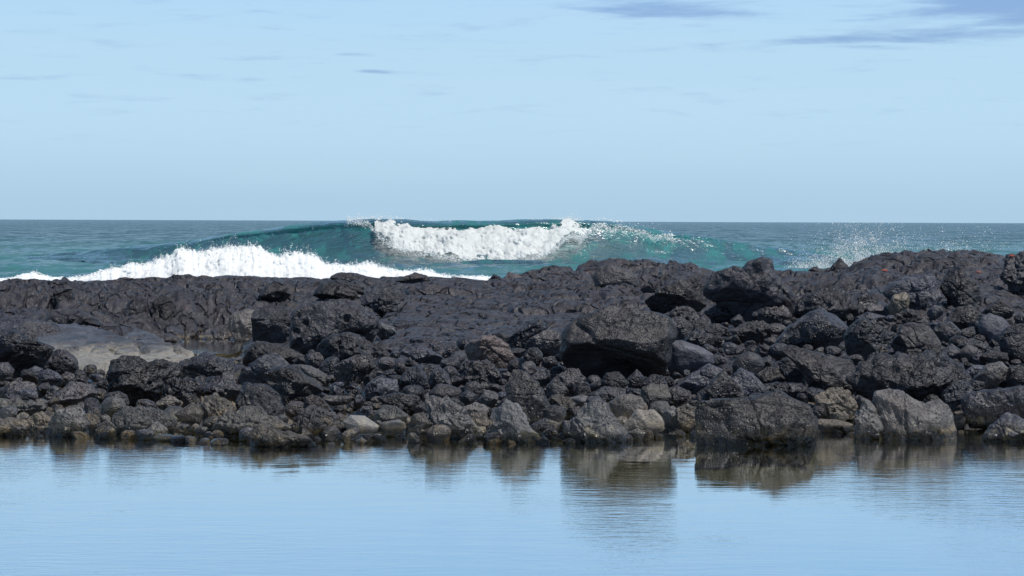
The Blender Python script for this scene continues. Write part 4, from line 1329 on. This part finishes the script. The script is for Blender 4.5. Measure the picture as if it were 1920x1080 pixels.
rock('dark stone right of the angular faceted boulder foot', [(1762, 662), (1785, 645), (1803, 655), (1808, 672), (1785, 680), (1764, 676)], 'round', 'dark', C, 'rock')
rock('long flat stone below the black egg boulder at right', [(1838, 668), (1856, 656), (1890, 662), (1893, 676), (1858, 684)], 'smooth', 'grey', C, 'rock')
rock('grey stone under the heart shaped stone', [(1808, 700), (1825, 684), (1847, 686), (1840, 706), (1820, 714)], 'round', 'grey', C, 'rock')
# ---- upper right
rock('twin peaked boulder with a deep shadowed face, tallest on the middle skyline', [(1319, 545), (1335, 516), (1376, 499), (1391, 508), (1402, 494), (1429, 484), (1447, 493), (1453, 516), (1477, 539), (1502, 580), (1498, 604), (1450, 600), (1400, 598), (1357, 582), (1322, 574)], 'angular', 'dark', deep=.8, lean=-.15, seed=9, cuts=((-.3, -.7, -.6, .5), (.8, -.5, .3, .62)))
rock('black sloping boulder left of the twin peaked boulder', [(1208, 565), (1238, 542), (1275, 524), (1309, 519), (1326, 539), (1322, 572), (1290, 590), (1253, 594), (1220, 580)], 'angular', 'dark', lean=-.15, cuts=((-.4, -.7, -.5, .5),))
rock('capsule shaped boulder resting alone on the lava shelf', [(1112, 518), (1118, 500), (1140, 496), (1178, 504), (1197, 520), (1200, 538), (1151, 541), (1115, 538)], 'smooth', 'grey', lean=.1, base=540)
rock('small peaked rock on the skyline left of the right mound', [(1550, 513), (1562, 498), (1575, 484), (1592, 501), (1590, 516), (1560, 520)], 'angular', 'dark', B, 'rock')
rock('square faced grey boulder in the slope of the right mound', [(1655, 548), (1700, 520), (1751, 515), (1766, 556), (1742, 580), (1690, 578)], 'block', 'grey', lean=.25)
rock('steep dark fin of rock right of the square faced boulder', [(1766, 540), (1785, 508), (1802, 499), (1837, 540), (1842, 574), (1812, 580), (1780, 568)], 'angular', 'dark', lean=.3)
rock('grey stone left of the single tan stone', [(1605, 558), (1624, 549), (1648, 564), (1634, 584), (1609, 581)], 'round', 'grey', C, 'rock')
rock('triangular rock at the right edge above the black egg boulder', [(1842, 586), (1875, 560), (1904, 584), (1890, 602), (1850, 600)], 'angular', 'grey', B, 'rock')
rock('dark crag on the skyline at the right edge', [(1880, 520), (1895, 482), (1925, 476), (1950, 490), (1950, 545), (1905, 548)], 'rough', 'dark', B, 'rock', lean=.3)
rock('furrowed dark rock right of the twin peaked boulder', [(1490, 590), (1510, 556), (1560, 545), (1606, 556), (1608, 588), (1560, 600)], 'rough', 'dark', B, 'rock', lean=.25)
rock('dark low rock below the fin of rock', [(1772, 606), (1790, 580), (1822, 572), (1838, 590), (1830, 616), (1790, 618)], 'angular', 'dark', B, 'rock')
# ---- on the shelf
SH = dict(name='lava_hummock', cat='rock')
rock('left of two rounded lava lobes in the left shelf wall', [(232, 592), (240, 566), (258, 558), (277, 562), (286, 590), (270, 604), (236, 602)], 'round', 'shelf', lean=.3, **SH)
rock('right of two rounded lava lobes in the left shelf wall', [(284, 566), (306, 555), (325, 566), (331, 590), (318, 608), (290, 606)], 'round', 'shelf', lean=.3, **SH)
rock('long low ledge of lava above the pale slab', [(83, 604), (100, 582), (140, 582), (178, 596), (196, 612), (140, 616)], 'round', 'shelf', lean=.4, **SH)
rock('upright pillar lobe of lava at the left shelf lip', [(98, 560), (104, 543), (135, 541), (140, 566), (128, 577), (104, 576)], 'block', 'shelf', lean=.2, **SH)
rock('domed lava hummock on the shelf above the cube shaped block', [(484, 556), (498, 536), (515, 527), (532, 533), (548, 552), (530, 566), (498, 566)], 'round', 'shelf', lean=.25, **SH)
rock('wide smooth lava hummock on the shelf above the large light pitted boulder', [(585, 555), (602, 531), (636, 526), (681, 535), (690, 552), (668, 566), (620, 566)], 'round', 'shelf', lean=.4, **SH)
rock('low dark knoll on the skyline at the top of the shelf', [(616, 522), (628, 513), (642, 510), (660, 513), (686, 519), (727, 523), (700, 530), (640, 530)], 'round', 'dark', lean=.25, **SH)
rock('dark knob of lava on the skyline right of the low knoll', [(738, 527), (760, 518), (778, 511), (800, 517), (810, 527), (770, 532)], 'round', 'dark', lean=.25, **SH)
rock('small skyline stone where the white surf ends', [(914, 526), (926, 515), (938, 518), (942, 526)], 'round', 'dark', C, 'rock')
rock('reddish brown skyline rock right of where the surf ends', [(941, 527), (953, 511), (970, 513), (982, 522), (975, 530), (950, 531)], 'angular', 'red', B, 'rock')
rock('flat grey rock on the shelf right of the capsule shaped boulder', [(1196, 548), (1215, 530), (1236, 527), (1252, 543), (1235, 552)], 'angular', 'shelf', B, 'rock')
rock('dark scarp of lava right of the wide smooth hummock', [(675, 560), (700, 542), (735, 540), (762, 566), (745, 582), (700, 580)], 'rough', 'dark', lean=.3, **SH)


# ------------------------------------------------------------------ loose cobbles filling the gaps
def inside_any(px, row):
    for p in HERO_POLYS:
        if px < p[:, 0].min() or px > p[:, 0].max() or row < p[:, 1].min() or row > p[:, 1].max():
            continue
        x, y = p[:, 0], p[:, 1]
        x2, y2 = np.roll(x, -1), np.roll(y, -1)
        c = ((y > row) != (y2 > row)) & (px < (x2 - x) * (row - y) / (y2 - y + 1e-9) + x)
        if c.sum() % 2:
            return True
    return False


def lower_row(px):
    return np.interp(px, [a for a, b in WL], [b for a, b in WL]) + 6


COB = []
for k in range(14):
    sty = ['round', 'smooth', 'angular', 'rough', 'pitted', 'angular', 'round'][k % 7]
    v, f = ico(4)
    rng_k = np.random.default_rng(900 + k)
    P = shape_rock(v, 1.0, 0.38 + 0.1 * rng_k.random(), 0.62 + 0.25 * rng_k.random(), sty, 500 + k, None, 0.0)
    COB.append((P, f))
ZONES = [(-60, 200, 'left of the turtle shell like boulder'), (200, 440, 'around the hollowed black boulder'),
         (440, 640, 'around the round pitted boulder'), (640, 860, 'below the light pitted boulder'),
         (860, 1050, 'around the sharp wedge rock'), (1050, 1310, 'in front of the largest boulder'),
         (1310, 1600, 'behind the square block'), (1600, 1990, 'around the furrowed boulder')]


def cobbles():
    rng = np.random.default_rng(77)
    protos = []
    mats = ['dark', 'grey', 'grey', 'pale', 'mottled', 'dark', 'smooth']
    for k, (P, f) in enumerate(COB):
        for mname in ('dark', 'grey', 'mottled', 'pale'):
            o = mesh_obj('beach_cobble', P, f, M[mname])
            protos.append((mname, o.data))
            bpy.data.objects.remove(o)
    placed, tries, notes = [], 0, []
    while len(placed) < 280 and tries < 16000:
        tries += 1
        px = rng.uniform(-50, 1970)
        lo, hi = upper_row(px), lower_row(px)
        row = rng.uniform(lo, hi)
        size = rng.uniform(17, 46) * (0.75 + 0.35 * (row - 560) / 270)
        cy = row - size * 0.22
        if inside_any(px, cy):
            continue
        if any(abs(px - a) < (size + c) * 0.34 and abs(row - b) < (size + c) * 0.20 for a, b, c in placed):
            continue
        placed.append((px, row, size))
        d = depth_for(px, row)
        low = row > hi - 45
        pick = [p for p in protos if p[0] in (('mottled', 'pale', 'mottled', 'grey') if low else ('dark', 'grey', 'dark'))]
        me = pick[rng.integers(len(pick))][1]
        o = bpy.data.objects.new('beach_cobble', me)
        COL.objects.link(o)
        s = size * d / F
        o.scale = (s, s * rng.uniform(.8, 1.2), s * rng.uniform(.8, 1.15))
        o.rotation_euler = (rng.normal(0, .25), rng.normal(0, .3), rng.uniform(0, 6.28))
        o.location = (float(xat(px, d)), d + s * .3, float(zat(px, row, d)) + s * 0.20)
        zn = [z for z in ZONES if z[0] <= px < z[1] or z is ZONES[-1]][0]
        best = min(MARKS, key=lambda mk: math.hypot((px - (mk[1][:, 0].min() + mk[1][:, 0].max()) / 2) / (np.ptp(mk[1][:, 0]) + 30),
                                                    (row - (mk[1][:, 1].min() + mk[1][:, 1].max()) / 2) / (np.ptp(mk[1][:, 1]) + 25)))
        mx, my = best[1].mean(0)
        ddx, ddy = (px - mx) / (np.ptp(best[1][:, 0]) + 1), (cy - my) / (np.ptp(best[1][:, 1]) + 1)
        side = ('right of' if ddx > 0 else 'left of') if abs(ddx) > abs(ddy) else ('below' if ddy > 0 else 'above')
        kind = 'crusted waterline cobble' if low else 'dark loose cobble'
        notes.append((kind + ' ' + side + ' the ' + best[0], o, math.hypot(px - mx, row - my)))
        tag(o, kind, 'cobble', ('loose waterline cobbles ' if low else 'loose dark cobbles ') + zn[2])
    by = {}
    for key, o, dist in notes:
        by.setdefault(key, []).append((dist, o))
    ORD = ['nearest', 'second nearest', 'third nearest', 'fourth nearest', 'fifth nearest', 'sixth nearest', 'seventh nearest', 'eighth nearest', 'ninth nearest', 'tenth nearest']
    for key, lst in by.items():
        lst.sort(key=lambda q: q[0])
        for i, (dist, o) in enumerate(lst):
            o['label'] = ('small ' + key) if len(lst) == 1 else (ORD[min(i, 9)] + ' small ' + key)
    # gravel and small rubble under and between them: nobody could count it
    vs, fs, n0 = [], [], 0
    v3, f3 = ico(3)
    small = [shape_rock(v3, 1.0, 0.45, 0.75, ['round', 'angular', 'rough'][k % 3], 700 + k, None, 0) for k in range(8)]
    for _ in range(1500):
        px = rng.uniform(-200, 2120)
        row = rng.uniform(upper_row(px) - 6, lower_row(px) + 4)
        d = depth_for(px, row)
        s = rng.uniform(10, 30) * (0.8 + 0.3 * (row - 560) / 270) * d / F
        a = rng.uniform(0, 6.28)
        q = small[rng.integers(8)] * s * np.array([1, 1, rng.uniform(.7, 1.1)])
        R = np.array([[math.cos(a), -math.sin(a), 0], [math.sin(a), math.cos(a), 0], [0, 0, 1]])
        vs.append(q @ R.T + np.array([float(xat(px, d)), d, float(zat(px, row, d)) + s * .10 - 0.07]))
        fs.append(f3 + n0)
        n0 += len(v3)
    o = mesh_obj('lava_rubble', np.concatenate(vs), np.concatenate(fs), M['dark'])
    tag(o, 'fine dark lava rubble packed between the stones', 'rubble', kind='stuff')


cobbles()

# ------------------------------------------------------------------ crabs
def tube(pts, rad, seg=8):
    pts = np.array(pts, float)
    V, Fc = [], []
    for i, p in enumerate(pts):
        t = pts[min(i + 1, len(pts) - 1)] - pts[max(i - 1, 0)]
        t /= np.linalg.norm(t)
        a = np.cross(t, (0, 0, 1.0))
        if np.linalg.norm(a) < 1e-3:
            a = np.array([1.0, 0, 0])
        a /= np.linalg.norm(a)
        b = np.cross(t, a)
        for k in range(seg):
            w = 2 * math.pi * k / seg
            V.append(p + rad[i] * (math.cos(w) * a + math.sin(w) * b))
    for i in range(len(pts) - 1):
        for k in range(seg):
            Fc.append((i * seg + k, i * seg + (k + 1) % seg, (i + 1) * seg + (k + 1) % seg, (i + 1) * seg + k))
    return np.array(V), np.array(Fc)


def make_crab():
    root = bpy.data.objects.new('crab', None)
    COL.objects.link(root)
    v, f = ico(4)
    p = v.copy()
    p[:, 0] *= 0.036 * (1 - 0.18 * np.clip(-v[:, 1], 0, 1))
    p[:, 1] *= 0.028
    p[:, 2] *= np.where(v[:, 2] > 0, 0.015, 0.010)
    p[:, 2] += 0.026 + fbm(v * 3, 3, 4) * 0.0015
    mesh_obj('carapace', p, f, M['crab'], root)
    for s in (-1, 1):
        for k in range(4):
            a = (-0.55 + 0.40 * k)
            dx, dy = math.cos(a) * s, math.sin(a)
            L = 0.062 - 0.005 * abs(k - 1.5)
            V, Fc = tube([(dx * .026, dy * .02, .025), (dx * (.026 + L * .45), dy * (.02 + L * .45), .043), (dx * (.026 + L * .8), dy * (.02 + L * .8), .018), (dx * (.026 + L), dy * (.02 + L), .0)],
                         [.0052, .0062, .0040, .0015])
            mesh_obj('leg', V, Fc, M['crab_leg'], root)
        V, Fc = tube([(s * .022, -.022, .024), (s * .034, -.038, .028), (s * .026, -.050, .022), (s * .014, -.060, .018), (s * .006, -.064, .016)], [.005, .007, .0095, .0075, .002])
        mesh_obj('claw', V, Fc, M['crab_pale'], root)
        V, Fc = tube([(s * .010, -.027, .032), (s * .011, -.031, .040), (s * .011, -.032, .043)], [.0022, .0026, .001])
        mesh_obj('eye', V, Fc, M['eye'], root)
    return root


def on_ground(px, row):
    """first point of the built rocks and shelf seen along this photo column and row"""
    dg = bpy.context.evaluated_depsgraph_get()
    o = Vector((0, 0, H))
    d = Vector(((px - 960) / F, 1.0, -(row - float(hor(px))) / F)).normalized()
    hit, loc, nrm, idx, ob, mtx = scene.ray_cast(dg, o, d)
    return loc, nrm


def copy_tree(o):
    c = o.copy()
    COL.objects.link(c)
    for ch in o.children:
        k = ch.copy()
        COL.objects.link(k)
        k.parent = c
    return c


crab0 = make_crab()
bpy.context.view_layer.update()
spots = [(1659, 509, 0.6, 'bright red crab clinging to the upper slope of the right lava mound'),
         (1836, 512, -0.5, 'pale red crab on the right mound above the fin of rock'),
         (1897, 481, 0.2, 'red crab on the skyline crag at the right edge')]
locs = [on_ground(px, row) for px, row, a, l in spots]
for i, ((px, row, a, lab), (loc, nrm)) in enumerate(zip(spots, locs)):
    c = crab0 if i == 0 else copy_tree(crab0)
    q = Vector((0, 0, 1)).lerp(Vector(nrm), 0.35).normalized()
    rot = Vector((0, 0, 1)).rotation_difference(q)
    from mathutils import Quaternion
    c.rotation_mode = 'QUATERNION'
    c.rotation_quaternion = rot @ Quaternion((0, 0, 1), a)
    c.scale = (0.55, 0.55, 0.55) if i == 0 else (0.42, 0.42, 0.42)
    c.location = Vector(loc) + q * 0.002
    tag(c, lab, 'crab', 'red shore crabs on the right mound')
